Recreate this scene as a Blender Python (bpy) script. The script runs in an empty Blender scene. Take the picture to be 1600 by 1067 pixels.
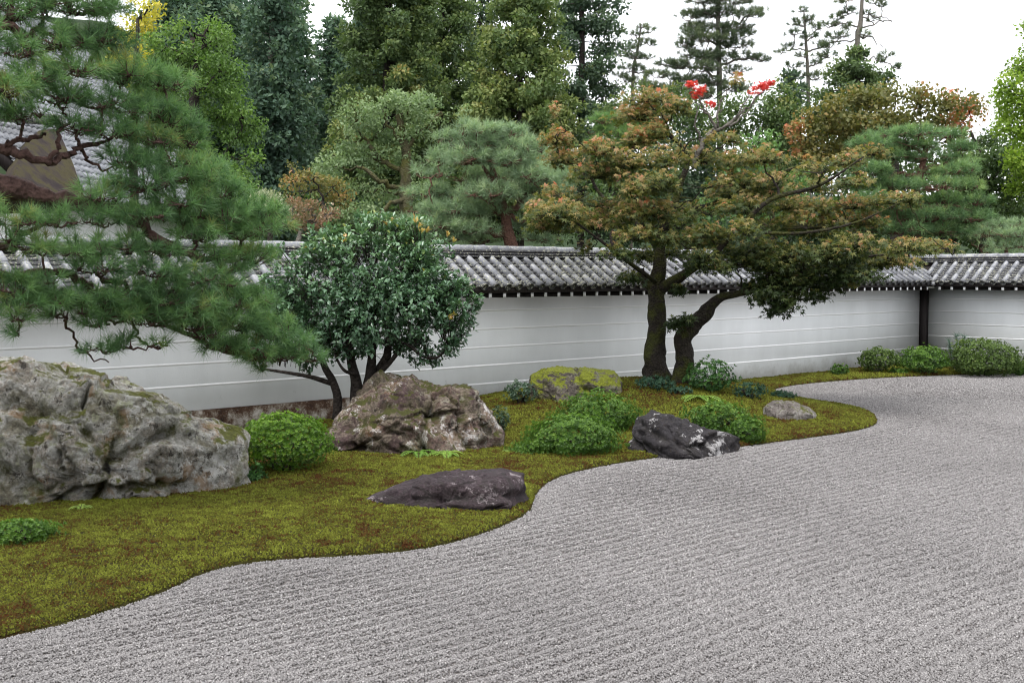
import bpy, math
import numpy as np
from mathutils import Vector

rng = np.random.default_rng(11)
S = bpy.context.scene
COL = S.collection
R = math.radians

# ------------------------------------------------------------------ camera, sky, sun, exposure
F, CX, CY, EYE = 1860.0, 800.0, 533.5, 2.45          # focal length in photo pixels, centre, eye height
PITCH = math.atan((CY - 427.0) / F)
cam = bpy.data.objects.new('camera', bpy.data.cameras.new('camera'))
COL.objects.link(cam)
cam.location = (0, 0, EYE)
cam.rotation_euler = (math.pi / 2 - PITCH, 0, 0)
cam.data.sensor_width = 36.0
cam.data.lens = 36.0 * F / 1600.0
cam.data.clip_start, cam.data.clip_end = 0.1, 2000.0
S.camera = cam
S.cycles.filter_width = 1.1

SUN_EL, SUN_AZ = 66.0, 205.0
w = bpy.data.worlds.new('World'); S.world = w; w.use_nodes = True
nt = w.node_tree; nt.nodes.clear()
sky = nt.nodes.new('ShaderNodeTexSky'); sky.sky_type = 'NISHITA'; sky.sun_disc = False
sky.sun_elevation = R(SUN_EL); sky.sun_rotation = R(SUN_AZ); sky.air_density = 1.0; sky.dust_density = 3.0
mixw = nt.nodes.new('ShaderNodeMix'); mixw.data_type = 'RGBA'; mixw.inputs[0].default_value = 0.86   # closed cloud deck
mixw.inputs[7].default_value = (8.0, 8.12, 8.38, 1)
bg = nt.nodes.new('ShaderNodeBackground'); bg.inputs['Strength'].default_value = 0.15
out = nt.nodes.new('ShaderNodeOutputWorld')
nt.links.new(sky.outputs[0], mixw.inputs[6]); nt.links.new(mixw.outputs[2], bg.inputs['Color']); nt.links.new(bg.outputs[0], out.inputs[0])

sun = bpy.data.objects.new('sun', bpy.data.lights.new('sun', 'SUN')); COL.objects.link(sun)
sun.data.energy = 1.5; sun.data.angle = R(24); sun.data.color = (1.0, 0.97, 0.93)
sun.rotation_euler = (R(90 - SUN_EL), 0, R(180 - SUN_AZ))
S.view_settings.view_transform = 'Standard'; S.view_settings.look = 'None'
S.view_settings.gamma = 1.0; S.view_settings.exposure = 0.93; S.view_settings.use_curve_mapping = False

# ------------------------------------------------------------------ helpers
FW = np.array([0, math.cos(PITCH), -math.sin(PITCH)]); UP = np.array([0, math.sin(PITCH), math.cos(PITCH)])
EYEP = np.array([0, 0, EYE])


def ray(px, py):
    return np.array([1.0, 0, 0]) * (px - CX) + FW * F - UP * (py - CY)


def P(px, py, Y):
    d = ray(px, py); return EYEP + d * (Y / d[1])


def G(px, py, z=0.0):
    d = ray(px, py); return EYEP + d * ((z - EYE) / d[2])


def hash3(ix, iy, iz, seed=0):
    h = (ix.astype(np.int64) * 374761393 + iy.astype(np.int64) * 668265263 + iz.astype(np.int64) * 2147483647 + seed * 974634777) & 0xFFFFFFFF
    h = ((h ^ (h >> 13)) * 1274126177) & 0xFFFFFFFF
    h = ((h ^ (h >> 16)) * 2246822519) & 0xFFFFFFFF
    return ((h ^ (h >> 15)) & 0xFFFFFF) / float(0xFFFFFF)


def vnoise(p, seed=0):
    p = np.asarray(p, float); i = np.floor(p); f = p - i; u = f * f * (3 - 2 * f); i = i.astype(np.int64)
    r = 0
    for a in (0, 1):
        for b in (0, 1):
            for c in (0, 1):
                wgt = (u[:, 0] if a else 1 - u[:, 0]) * (u[:, 1] if b else 1 - u[:, 1]) * (u[:, 2] if c else 1 - u[:, 2])
                r = r + wgt * hash3(i[:, 0] + a, i[:, 1] + b, i[:, 2] + c, seed)
    return r * 2 - 1


def fbm(p, oct=5, seed=0, gain=0.5, ridged=False):
    r = 0; a = 1; tot = 0; p = np.asarray(p, float)
    for k in range(oct):
        n = vnoise(p * 2 ** k + 17.3 * k, seed + k)
        r = r + a * ((1 - 2 * np.abs(n)) if ridged else n); tot += a; a *= gain
    return r / tot


def unit(v):
    return v / np.maximum(np.linalg.norm(v, axis=-1, keepdims=True), 1e-9)


def rdir(n):
    return unit(rng.normal(size=(n, 3)))


def mesh(name, V, T, m=None, parent=None, loc=None, attrs=None, smooth=False):
    """numpy vertices + equal-sized faces -> one linked mesh object"""
    V = np.asarray(V, np.float32).reshape(-1, 3); T = np.asarray(T, np.int32)
    if loc is not None: V = V - np.asarray(loc, np.float32)
    me = bpy.data.meshes.new(name); k = T.shape[1]
    me.vertices.add(len(V)); me.vertices.foreach_set('co', V.ravel())
    me.loops.add(T.size); me.loops.foreach_set('vertex_index', T.ravel())
    me.polygons.add(len(T)); me.polygons.foreach_set('loop_start', np.arange(0, T.size, k, dtype=np.int32))
    try: me.polygons.foreach_set('loop_total', np.full(len(T), k, np.int32))
    except Exception: pass
    if smooth: me.polygons.foreach_set('use_smooth', np.ones(len(T), bool))
    for an, av in (attrs or {}).items():
        a = me.attributes.new(an, 'FLOAT', 'POINT'); a.data.foreach_set('value', np.asarray(av, np.float32).ravel())
    me.update(calc_edges=True)
    if m: me.materials.append(m)
    return link(name, me, parent, loc)


def link(name, me, parent=None, loc=None):
    o = bpy.data.objects.new(name, me); COL.objects.link(o)
    if parent: o.parent = parent
    elif loc is not None: o.location = loc
    return o


def tag(o, label=None, cat=None, group=None, kind=None):
    for k, v in (('label', label), ('category', cat), ('group', group), ('kind', kind)):
        if v: o[k] = v
    return o


def thing(name, label, cat, loc=(0, 0, 0), group=None, rz=0):
    o = bpy.data.objects.new(name, None); COL.objects.link(o); o.empty_display_size = 0.2
    o.location = loc; o.rotation_euler = (0, 0, rz)
    return tag(o, label, cat, group)


class MB:
    """collects quads / tris as triangles"""
    def __init__(s): s.v = []; s.t = []; s.n = 0
    def add(s, V, T):
        V = np.asarray(V, float).reshape(-1, 3); T = np.asarray(T, int)
        if T.shape[1] == 4: T = np.concatenate([T[:, [0, 1, 2]], T[:, [0, 2, 3]]])
        s.v.append(V); s.t.append(T + s.n); s.n += len(V)
    def box(s, lo, hi):
        lo, hi = np.array(lo, float), np.array(hi, float)
        V = np.array([[x, y, z] for x in (lo[0], hi[0]) for y in (lo[1], hi[1]) for z in (lo[2], hi[2])])
        s.add(V, [[0, 1, 3, 2], [4, 6, 7, 5], [0, 4, 5, 1], [2, 3, 7, 6], [0, 2, 6, 4], [1, 5, 7, 3]])
    def tube(s, pts, rad, n=8, rough=0.0, cap=True):
        pts = np.asarray(pts, float); rad = np.asarray(rad, float); m = len(pts)
        tan = unit(np.gradient(pts, axis=0)); ref = np.array([0.31, 0.2, 0.93])
        if abs(tan[0] @ ref) > 0.9: ref = np.array([0.93, 0.3, 0.2])
        u = unit(np.cross(tan, ref)); v = np.cross(tan, u)
        a = np.linspace(0, 2 * math.pi, n, endpoint=False)
        ring = u[:, None] * np.cos(a)[None, :, None] + v[:, None] * np.sin(a)[None, :, None]
        V = pts[:, None] + ring * rad[:, None, None]
        if rough:
            q = V.reshape(-1, 3)
            V = (q + ring.reshape(-1, 3) * (np.repeat(rad, n) * rough * fbm(q * np.array([7, 7, 3.0]), 3, 5))[:, None]).reshape(V.shape)
        V = V.reshape(-1, 3); i = np.arange(m - 1)[:, None] * n; j = np.arange(n)[None]; j2 = (j + 1) % n
        Q = np.stack([i + j, i + j2, i + n + j2, i + n + j], -1).reshape(-1, 4)
        T = np.concatenate([Q[:, [0, 1, 2]], Q[:, [0, 2, 3]]])
        if cap:
            V = np.concatenate([V, pts[[0, -1]] - tan[[0, -1]] * 0 ]); b = (m - 1) * n
            jj = np.arange(n); j3 = (jj + 1) % n
            T = np.concatenate([T, np.stack([jj * 0 + m * n, j3, jj], -1), np.stack([jj * 0 + m * n + 1, b + jj, b + j3], -1)])
        s.add(V, T)
    def rods(s, A, B, ra, rb):
        """many thin three sided twigs"""
        A = np.asarray(A, float); B = np.asarray(B, float); N = len(A)
        if not N: return
        t = unit(B - A); u = unit(np.cross(t, np.array([0.3, 0.5, 0.81]))); v = np.cross(t, u)
        ra = np.broadcast_to(ra, N)[:, None]; rb = np.broadcast_to(rb, N)[:, None]
        vs = []
        for base, r in ((A, ra), (B, rb)):
            for k in range(3):
                a = k * 2.0944; vs.append(base + (u * math.cos(a) + v * math.sin(a)) * r)
        V = np.stack(vs, 1).reshape(-1, 3); o = np.arange(N)[:, None] * 6
        T = np.concatenate([o + np.array(q) for q in ([0, 1, 4], [0, 4, 3], [1, 2, 5], [1, 5, 4], [2, 0, 3], [2, 3, 5])])
        s.add(V, T)
    def build(s, name, m, parent=None, loc=None, smooth=False, attrs=None):
        return mesh(name, np.concatenate(s.v), np.concatenate(s.t), m, parent, loc, attrs, smooth)


class Leaves:
    def __init__(s): s.v = []; s.t = []; s.a = []; s.n = 0
    def _put(s, V, tri, tone):
        N, k = V.shape[:2]
        s.t.append((np.arange(N)[:, None, None] * k + np.array(tri)[None]).reshape(-1, 3) + s.n)
        s.v.append(V.reshape(-1, 3)); s.a.append(np.repeat(np.broadcast_to(tone, N), k)); s.n += N * k
    def blades(s, pos, d, nrm, L, W, tone, fold=0.25, droop=0.1):
        """diamond leaves folded along the midrib"""
        d = unit(d); side = unit(np.cross(d, nrm)); n2 = np.cross(side, d)
        N = len(pos); L = np.broadcast_to(L, N)[:, None]; W = np.broadcast_to(W, N)[:, None]
        mid = pos + d * L * 0.48
        V = np.stack([pos, mid + side * W * 0.5 + n2 * W * fold, pos + d * L - n2 * L * droop, mid - side * W * 0.5 + n2 * W * fold], 1)
        s._put(V, [[0, 1, 2], [0, 2, 3]], tone)
    def stars(s, pos, d, nrm, size, tone, droop=0.25, lobes=5):
        """palmate maple leaves"""
        d = unit(d); side = unit(np.cross(d, nrm)); n2 = np.cross(side, d); N = len(pos)
        size = np.broadcast_to(size, N)[:, None]; vs = []; tri = []
        for k, (a, l) in enumerate(zip(np.linspace(-1.75, 1.75, lobes), (0.62, 0.88, 1.0, 0.88, 0.62))):
            dd = d * math.cos(a) + side * math.sin(a); ss = -d * math.sin(a) + side * math.cos(a)
            b = pos + dd * size * 0.28
            vs += [pos, b + ss * size * 0.15, pos + dd * size * l - n2 * size * droop * l, b - ss * size * 0.15]
            tri += [[4 * k, 4 * k + 1, 4 * k + 2], [4 * k, 4 * k + 2, 4 * k + 3]]
        s._put(np.stack(vs, 1), tri, tone)
    def needles(s, pos, axis, n, L, w, tone, spread=0.9, shoot=0.06):
        N = len(pos); axis = unit(axis)
        ax = np.repeat(axis, n, 0); p = np.repeat(pos, n, 0) + ax * (rng.random((N * n, 1)) * shoot)
        d = unit(ax * (0.30 + 0.60 * rng.random((N * n, 1))) + rdir(N * n) * spread * (0.7 + 0.4 * rng.random((N * n, 1))))
        side = unit(np.cross(d, rdir(N * n))) * w; LL = np.broadcast_to(L, N * n)[:, None] * (0.75 + 0.4 * rng.random((N * n, 1)))
        V = np.stack([p - side * 0.5, p + side * 0.5, p + d * LL - np.array([0, 0, 1.0]) * LL * 0.06], 1)
        tt = np.repeat(np.broadcast_to(tone, N), n) + rng.normal(0, 0.09, N * n)
        s._put(V, [[0, 1, 2]], tt)
    def build(s, name, m, parent=None, loc=None):
        return mesh(name, np.concatenate(s.v), np.concatenate(s.t), m, parent, loc, {'tone': np.clip(np.concatenate(s.a), 0, 1)})


# ------------------------------------------------------------------ materials
def mat(name, rough=0.8, spec=0.3):
    m = bpy.data.materials.new(name); m.use_nodes = True
    b = m.node_tree.nodes['Principled BSDF']; b.inputs['Roughness'].default_value = rough
    b.inputs['Specular IOR Level'].default_value = spec
    return m, m.node_tree, b


def node(t, typ, ins=None, **kw):
    n = t.nodes.new(typ)
    for k, v in kw.items(): setattr(n, k, v)
    for k, v in (ins or {}).items():
        if isinstance(v, bpy.types.NodeSocket): t.links.new(v, n.inputs[k])
        else: n.inputs[k].default_value = v
    return n


def ramp(t, fac, stops, interp='LINEAR'):
    n = t.nodes.new('ShaderNodeValToRGB'); e = n.color_ramp.elements; n.color_ramp.interpolation = interp
    while len(e) < len(stops): e.new(0.5)
    for q, (p, c) in zip(e, stops):
        q.position = p; c = (c, c, c) if not hasattr(c, '__len__') else c; q.color = (*c, 1)
    if fac is not None: t.links.new(fac, n.inputs[0])
    return n.outputs[0]


def noise(t, vec, scale, detail=4, rough=0.55, dist=0.0):
    n = node(t, 'ShaderNodeTexNoise', {'Scale': scale, 'Detail': detail, 'Roughness': rough, 'Distortion': dist})
    if vec is not None: t.links.new(vec, n.inputs['Vector'])
    return n.outputs['Fac']


def mixc(t, fac, a, b, mode='MIX'):
    n = t.nodes.new('ShaderNodeMix'); n.data_type = 'RGBA'; n.blend_type = mode
    for i, v in ((0, fac), (6, a), (7, b)):
        if isinstance(v, bpy.types.NodeSocket): t.links.new(v, n.inputs[i])
        else: n.inputs[i].default_value = v if i == 0 else (*v, 1)
    return n.outputs[2]


def mth(t, op, a, b=0.0):
    n = t.nodes.new('ShaderNodeMath'); n.operation = op
    for i, v in ((0, a), (1, b)):
        if isinstance(v, bpy.types.NodeSocket): t.links.new(v, n.inputs[i])
        else: n.inputs[i].default_value = v
    return n.outputs[0]


def bump(t, b, h, strength=0.5, dist=0.02):
    n = node(t, 'ShaderNodeBump', {'Strength': strength, 'Distance': dist, 'Height': h})
    t.links.new(n.outputs[0], b.inputs['Normal'])


def leaf_mat(name, stops, rough=0.5, trans=0.3, spec=0.35, gain=1.55):
    trans = min(trans + 0.08, 0.5); stops = [(p, tuple(min(x * gain, 0.75) for x in c)) for p, c in stops]
    m, t, b = mat(name, rough, spec)
    a = node(t, 'ShaderNodeAttribute', attribute_name='tone')
    c = ramp(t, a.outputs['Fac'], stops); t.links.new(c, b.inputs['Base Color'])
    tr = node(t, 'ShaderNodeBsdfTranslucent', {'Color': mixc(t, 1.0, c, (1.1, 1.2, 0.75), 'MULTIPLY')})
    mx = node(t, 'ShaderNodeMixShader', {0: trans, 1: b.outputs[0], 2: tr.outputs[0]})
    t.links.new(mx.outputs[0], t.nodes['Material Output'].inputs[0])
    return m


def bark_mat(name, dark, light, moss=None, scale=14):
    m, t, b = mat(name, 0.9, 0.2)
    co = node(t, 'ShaderNodeTexCoord').outputs['Object']
    n1 = noise(t, co, scale, 8, 0.7, 0.6)
    c = ramp(t, n1, [(0.3, dark), (0.7, light)])
    if moss:
        mk = ramp(t, noise(t, co, 2.6, 6, 0.65), [(0.47, 0.0), (0.6, 1.0)])
        c = mixc(t, mk, c, moss)
    t.links.new(c, b.inputs['Base Color'])
    v = node(t, 'ShaderNodeTexVoronoi', {'Scale': scale * 1.6, 'Vector': co}, feature='F1').outputs['Distance']
    bump(t, b, mth(t, 'ADD', n1, v), 0.9, 0.03)
    return m


PINE_BARK = bark_mat('pine_bark', (0.034, 0.019, 0.016), (0.17, 0.10, 0.085))
RED_BARK = bark_mat('red_pine_bark', (0.06, 0.03, 0.022), (0.20, 0.11, 0.08))
MAPLE_BARK = bark_mat('maple_bark', (0.010, 0.008, 0.007), (0.046, 0.038, 0.030), (0.046, 0.050, 0.012), 18)
DARK_BARK = bark_mat('dark_bark', (0.014, 0.011, 0.010), (0.055, 0.045, 0.038))
GREY_BARK = bark_mat('grey_bark', (0.07, 0.065, 0.055), (0.22, 0.20, 0.17))
OLIVE_BARK = bark_mat('mossy_bark', (0.035, 0.032, 0.016), (0.12, 0.11, 0.06), (0.07, 0.07, 0.02))

# ------------------------------------------------------------------ ground shapes
CORNER = np.array([*G(1440.0, 567.0, 0.05)[:2]])
A1, A2 = math.atan(2040 / F), math.atan(1720 / F)
DL = -np.array([math.sin(A1), math.cos(A1)])              # along the long wall, away from the corner (towards the viewer's left)
DR = np.array([-DL[1], DL[0]]) * 1.0                       # along the short wall, to the right
DR = np.array([math.cos(A1), -math.sin(A1)])
NL = DR.copy()                                             # garden side normal of the long wall
NR = DL.copy()                                             # garden side normal of the short wall

EDGE_PX = [(-420, 1090), (-200, 1048), (0, 1000), (100, 976), (200, 946), (270, 921), (310, 899), (370, 882), (450, 874), (560, 869), (650, 861),
           (720, 846), (780, 826), (826, 804), (836, 785), (840, 768), (870, 746), (930, 731), (1000, 719), (1090, 709), (1170, 697), (1250, 687),
           (1330, 676), (1366, 667), (1374, 657), (1360, 645), (1325, 636), (1262, 628), (1216, 616), (1206, 609), (1250, 601), (1330, 594),
           (1400, 590), (1500, 586), (1600, 584), (1750, 582)]
EDGE = [G(x, y)[:2] for x, y in EDGE_PX]
# round the corners of the outline a little
for _ in range(2):
    E2 = [EDGE[0]]
    for a, b in zip(EDGE[:-1], EDGE[1:]): E2 += [a * 0.75 + b * 0.25, a * 0.25 + b * 0.75]
    EDGE = E2 + [EDGE[-1]]
EDGE = np.array(EDGE)
MOSS_POLY = np.concatenate([EDGE, [CORNER + DR * 12 - NR * 0.2, CORNER - NR * .2 - NL * .2, CORNER + DL * 34 - NL * 0.2, CORNER + DL * 34 + NL * 4]])


def inside(pt, poly):
    x, y = pt[:, 0], pt[:, 1]; r = np.zeros(len(pt), bool); j = len(poly) - 1
    for i in range(len(poly)):
        xi, yi = poly[i]; xj, yj = poly[j]
        c = ((yi > y) != (yj > y)) & (x < (xj - xi) * (y - yi) / (yj - yi + 1e-12) + xi)
        r ^= c; j = i
    return r


def edge_dist(pt):
    d = np.full(len(pt), 1e9)
    for a, b in zip(EDGE[:-1], EDGE[1:]):
        ab = b - a; t = np.clip(((pt - a) @ ab) / (ab @ ab), 0, 1)
        q = pt - a - t[:, None] * ab; d = np.minimum(d, np.einsum('ij,ij->i', q, q))
    d = np.sqrt(d); return np.where(inside(pt, MOSS_POLY), d, -d)


MAPLE_AT = P(1040, 603, 21.3)[:2]
MOUNDS = [(MAPLE_AT, 0.36, 1.5), (G(900, 640)[:2] + np.array([0, .6]), 0.15, 1.6), (G(1300, 655)[:2], 0.05, 0.7), (G(250, 850)[:2], 0.07, 1.2),
          (G(760, 650)[:2], 0.08, 1.2), (G(500, 740)[:2], 0.05, 1.0)]


def moss_z(pt):
    d = edge_dist(pt)
    z = np.where(d > 0, 0.055 * np.sqrt(np.clip(d / 0.10, 0, 1)) + 0.03 * np.clip(d / 1.5, 0, 1), np.maximum(d * 1.2, -0.25))
    k = np.clip(d / 0.7, 0, 1)
    for c, h, s in MOUNDS: z = z + k * h * np.exp(-((pt - c) ** 2).sum(1) / (2 * s * s))
    q = np.concatenate([pt, np.zeros((len(pt), 1))], 1)
    return z + np.clip(d / 0.3, 0, 1) * 0.022 * fbm(q * 2.2, 4, 3), d


def ground_z(p):
    z, d = moss_z(np.array([p[:2]])); return max(float(z[0]), 0.0)


def rake_z(pt, d=None):
    if d is None: d = edge_dist(pt)
    q = np.concatenate([pt, np.zeros((len(pt), 1))], 1)
    s = pt @ NL + 0.10 * vnoise(q * 0.35, 9) + 0.02 * vnoise(q * 2.0, 10)
    amp = 0.55 + 0.45 * vnoise(q * 0.45, 4)
    k = np.clip((-d - 0.04) / 0.45, 0, 1)
    return k * (0.017 * amp * (2.0 * np.abs(np.sin(s * math.pi / 0.15)) - 1.27) + 0.012 * vnoise(q * 1.3, 12))


def grid(xs, ys, fz):
    X, Y = np.meshgrid(xs, ys); pt = np.stack([X.ravel(), Y.ravel()], 1); z = fz(pt)
    n, m = len(xs), len(ys); i = (np.arange(m - 1)[:, None] * n + np.arange(n - 1)[None]).ravel()
    return np.column_stack([pt, z]), np.stack([i, i + 1, i + n + 1, i + n], 1)


# earth to the horizon
m, t, b = mat('dark_earth', 0.95, 0.1)
t.links.new(ramp(t, noise(t, node(t, 'ShaderNodeTexCoord').outputs['Object'], 0.8, 6), [(0.3, (0.018, 0.022, 0.010)), (0.7, (0.05, 0.045, 0.025))]), b.inputs['Base Color'])
EARTH = m
V, Q = grid(np.array([-900., -300, -100, -40, 0, 40, 100, 300, 900]), np.array([-300., -100, -20, 0, 40, 100, 300, 1200]), lambda p: np.full(len(p), -0.30))
tag(mesh('ground', V, Q, EARTH), 'dark earth carrying the garden and the trees beyond', kind='structure')

# raked gravel sheet
m, t, b = mat('gravel_bed', 0.9, 0.25)
co = node(t, 'ShaderNodeTexCoord').outputs['Object']
vo = node(t, 'ShaderNodeTexVoronoi', {'Scale': 95.0, 'Vector': co})
c = ramp(t, node(t, 'ShaderNodeSeparateColor', {0: vo.outputs['Color']}).outputs[0], [(0.0, (0.1034, 0.09514, 0.09045)), (0.5, (0.1723, 0.1586, 0.151)), (1.0, (0.2672, 0.2479, 0.2359))])
c = mixc(t, 1.0, c, ramp(t, noise(t, co, 0.5, 4), [(0.3, (0.86, 0.85, 0.86)), (0.7, (1.05, 1.04, 1.04))]), 'MULTIPLY')
t.links.new(c, b.inputs['Base Color']); bump(t, b, vo.outputs['Distance'], 0.7, 0.02)
ys = [2.5]
while ys[-1] < 31.5: ys.append(ys[-1] + max(0.05, ys[-1] * 0.0048))
V, Q = grid(np.arange(-9, 19, 0.085), np.array(ys), lambda p: rake_z(p) - 0.006)
Q = Q[((V[Q[:, 0], :2] - CORNER) @ NL > -0.2) & ((V[Q[:, 0], :2] - CORNER) @ NR > -0.2)]
tag(mesh('gravel_bed', V, Q, m, smooth=True), 'pale grey raked gravel spread across the garden', kind='structure')

# pebbles on it (nobody could count them)
def scatter(name, pts, tone, scale, primitive, m, rot_lo, rot_hi, sc_lo, sc_hi):
    me = bpy.data.meshes.new(name); me.vertices.add(len(pts)); me.vertices.foreach_set('co', np.asarray(pts, np.float32).ravel())
    for an, av in (('tone', tone), ('sc', scale)):
        a = me.attributes.new(an, 'FLOAT', 'POINT'); a.data.foreach_set('value', np.asarray(av, np.float32))
    o = link(name, me)
    g = bpy.data.node_groups.new(name, 'GeometryNodeTree')
    g.interface.new_socket('Geometry', in_out='INPUT', socket_type='NodeSocketGeometry')
    g.interface.new_socket('Geometry', in_out='OUTPUT', socket_type='NodeSocketGeometry')
    gi, go = g.nodes.new('NodeGroupInput'), g.nodes.new('NodeGroupOutput')
    prim = primitive(g); sm = g.nodes.new('GeometryNodeSetMaterial'); sm.inputs['Material'].default_value = m
    g.links.new(prim, sm.inputs[0])
    rr = g.nodes.new('FunctionNodeRandomValue'); rr.data_type = 'FLOAT_VECTOR'; rr.inputs[0].default_value = rot_lo; rr.inputs[1].default_value = rot_hi
    rs = g.nodes.new('FunctionNodeRandomValue'); rs.data_type = 'FLOAT_VECTOR'; rs.inputs[0].default_value = sc_lo; rs.inputs[1].default_value = sc_hi
    rs.inputs['Seed'].default_value = 5
    na = g.nodes.new('GeometryNodeInputNamedAttribute'); na.data_type = 'FLOAT'; na.inputs[0].default_value = 'sc'
    vm = g.nodes.new('ShaderNodeVectorMath'); vm.operation = 'SCALE'
    g.links.new(rs.outputs[0], vm.inputs[0]); g.links.new(na.outputs[0], vm.inputs['Scale'])
    ip = g.nodes.new('GeometryNodeInstanceOnPoints')
    g.links.new(gi.outputs[0], ip.inputs['Points']); g.links.new(sm.outputs[0], ip.inputs['Instance'])
    g.links.new(rr.outputs[0], ip.inputs['Rotation']); g.links.new(vm.outputs[0], ip.inputs['Scale'])
    g.links.new(ip.outputs[0], go.inputs[0])
    md = o.modifiers.new('scatter', 'NODES'); md.node_group = g
    return o


def inst_mat(name, stops, rough, spec, trans=0.0):
    m, t, b = mat(name, rough, spec)
    a = node(t, 'ShaderNodeAttribute', attribute_name='tone', attribute_type='INSTANCER')
    t.links.new(ramp(t, a.outputs['Fac'], stops), b.inputs['Base Color'])
    return m


def wedge_points(n, y0, y1, half=0.56, power=1.0):
    """points between two distances ahead, density falling with distance"""
    u = rng.random(n); k = 2.0 - power
    Y = (y0 ** k + u * (y1 ** k - y0 ** k)) ** (1 / k)
    X = (rng.random(n) * 2 - 1) * half * Y
    return np.stack([X, Y], 1)


pt = wedge_points(1950000, 5.8, 31.0, 0.60, 1.15)
d = edge_dist(pt); far = ((pt - CORNER) @ NL > 0.05) & ((pt - CORNER) @ NR > 0.05)
pt = pt[(d < 0.02) & far]; d = d[(d < 0.02) & far]
q3 = np.concatenate([pt, np.zeros((len(pt), 1))], 1)
pz = rake_z(pt, d) + 0.002
tone = np.clip(rng.beta(3.6, 3.6, len(pt)) + 0.06 * vnoise(q3 * 0.6, 20), 0, 1)
PEB = inst_mat('pebble_granite', [(0.0, (0.04222, 0.04006, 0.03916)), (0.25, (0.1351, 0.1278, 0.1256)), (0.55, (0.2179, 0.207, 0.2031)), (0.8, (0.3124, 0.298, 0.2913)), (1.0, (0.5068, 0.4883, 0.4732))], 0.85, 0.3)


def pebble(g):
    ic = g.nodes.new('GeometryNodeMeshIcoSphere'); ic.inputs['Radius'].default_value = 0.0080; ic.inputs['Subdivisions'].default_value = 1
    return ic.outputs[0]


tag(scatter('gravel', np.column_stack([pt, pz]), tone, np.clip(0.75 + 0.035 * pt[:, 1], 0.8, 1.7) * (0.75 + 0.5 * rng.random(len(pt))), pebble, PEB,
            (0, 0, 0), (6.28, 6.28, 6.28), (0.7, 0.55, 0.45), (1.15, 0.95, 0.8)), 'loose grey and white granite pebbles raked in faint lines', kind='stuff')

# moss sheet
m, t, b = mat('moss_sheet', 0.95, 0.1)
co = node(t, 'ShaderNodeTexCoord').outputs['Object']
c = ramp(t, noise(t, co, 22, 6, 0.7), [(0.3, (0.012, 0.0096, 0.0036)), (0.55, (0.033, 0.0312, 0.0072)), (0.75, (0.051, 0.051, 0.0108))])
c = mixc(t, ramp(t, noise(t, co, 1.6, 6, 0.65), [(0.52, 0.0), (0.68, 0.8)]), c, (0.033, 0.0156, 0.006))
t.links.new(c, b.inputs['Base Color']); bump(t, b, noise(t, co, 60, 4, 0.7), 0.8, 0.02)
V, Q = grid(np.arange(-9.5, 18, 0.085), np.arange(6.6, 31.6, 0.085), lambda p: moss_z(p)[0])
keep = (V[Q, 2] > -0.08).any(1) & (((V[Q[:, 0], :2] - CORNER) @ NL) > -0.15) & (((V[Q[:, 0], :2] - CORNER) @ NR) > -0.15)
Q = Q[keep]; us, inv = np.unique(Q, return_inverse=True)
tag(mesh('moss_ground', V[us], inv.reshape(-1, 4), m, smooth=True), 'olive moss bank between the wall and the gravel', kind='structure')

pt = wedge_points(1400000, 7.0, 31.0, 0.70, 1.3)
d0 = inside(pt, MOSS_POLY); pt = pt[d0]
z, d = moss_z(pt); ok = (d > 0.015) & (((pt - CORNER) @ NL) > 0.03) & (((pt - CORNER) @ NR) > 0.03)
pt, z, d = pt[ok], z[ok], d[ok]; q3 = np.concatenate([pt, np.zeros((len(pt), 1))], 1)
br = fbm(q3 * 2.3, 6, 31, 0.75)
br = np.maximum(br, 0.72 * fbm(q3 * 1.3 + 3, 6, 41, 0.8) + 0.08 * np.clip((-2.0 - pt[:, 0]) / 2, 0, 1))
brown = np.clip((br - 0.07) * 3.4, 0, 0.95) * (0.35 + 0.65 * rng.random(len(pt)))
edge_b = np.clip(1 - d / 0.08, 0, 1) * 0.5
tone = 0.60 + 0.22 * fbm(q3 * 0.9 + 7, 4, 33) + 0.18 * vnoise(q3 * 14, 35) + rng.normal(0, 0.13, len(pt)) - 0.45 * np.maximum(brown, edge_b * rng.random(len(pt)))
MOSS = inst_mat('moss_tips', [(0.0, (0.042, 0.014, 0.005)), (0.22, (0.066, 0.028, 0.008)), (0.40, (0.0632, 0.05829, 0.01043)), (0.60, (0.09832, 0.1064, 0.01391)), (1.0, (0.1756, 0.1968, 0.02898))], 0.9, 0.1)


def moss_blade(g):
    c = g.nodes.new('GeometryNodeMeshCone'); c.inputs['Vertices'].default_value = 4; c.inputs['Radius Bottom'].default_value = 0.0085
    c.inputs['Depth'].default_value = 0.017; c.inputs['Radius Top'].default_value = 0.003
    return c.outputs[0]


tag(scatter('moss', np.column_stack([pt, z - 0.004]), np.clip(tone, 0, 1), np.clip(0.35 + 0.055 * pt[:, 1], 0.8, 1.7) * (0.7 + 0.6 * rng.random(len(pt))), moss_blade, MOSS,
            (-0.7, -0.7, 0), (0.7, 0.7, 6.28), (0.9, 0.9, 0.7), (1.3, 1.3, 1.3)), 'olive green moss with rusty brown patches', kind='stuff')

# hill far behind
m, t, b = mat('hill_woods', 0.95, 0.1)
t.links.new(ramp(t, noise(t, node(t, 'ShaderNodeTexCoord').outputs['Object'], 0.5, 8, 0.7), [(0.3, (0.010, 0.018, 0.010)), (0.7, (0.035, 0.055, 0.022))]), b.inputs['Base Color'])
xs = np.arange(-90, 95, 2.5); ysH = np.arange(74, 190, 4.0)


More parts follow.
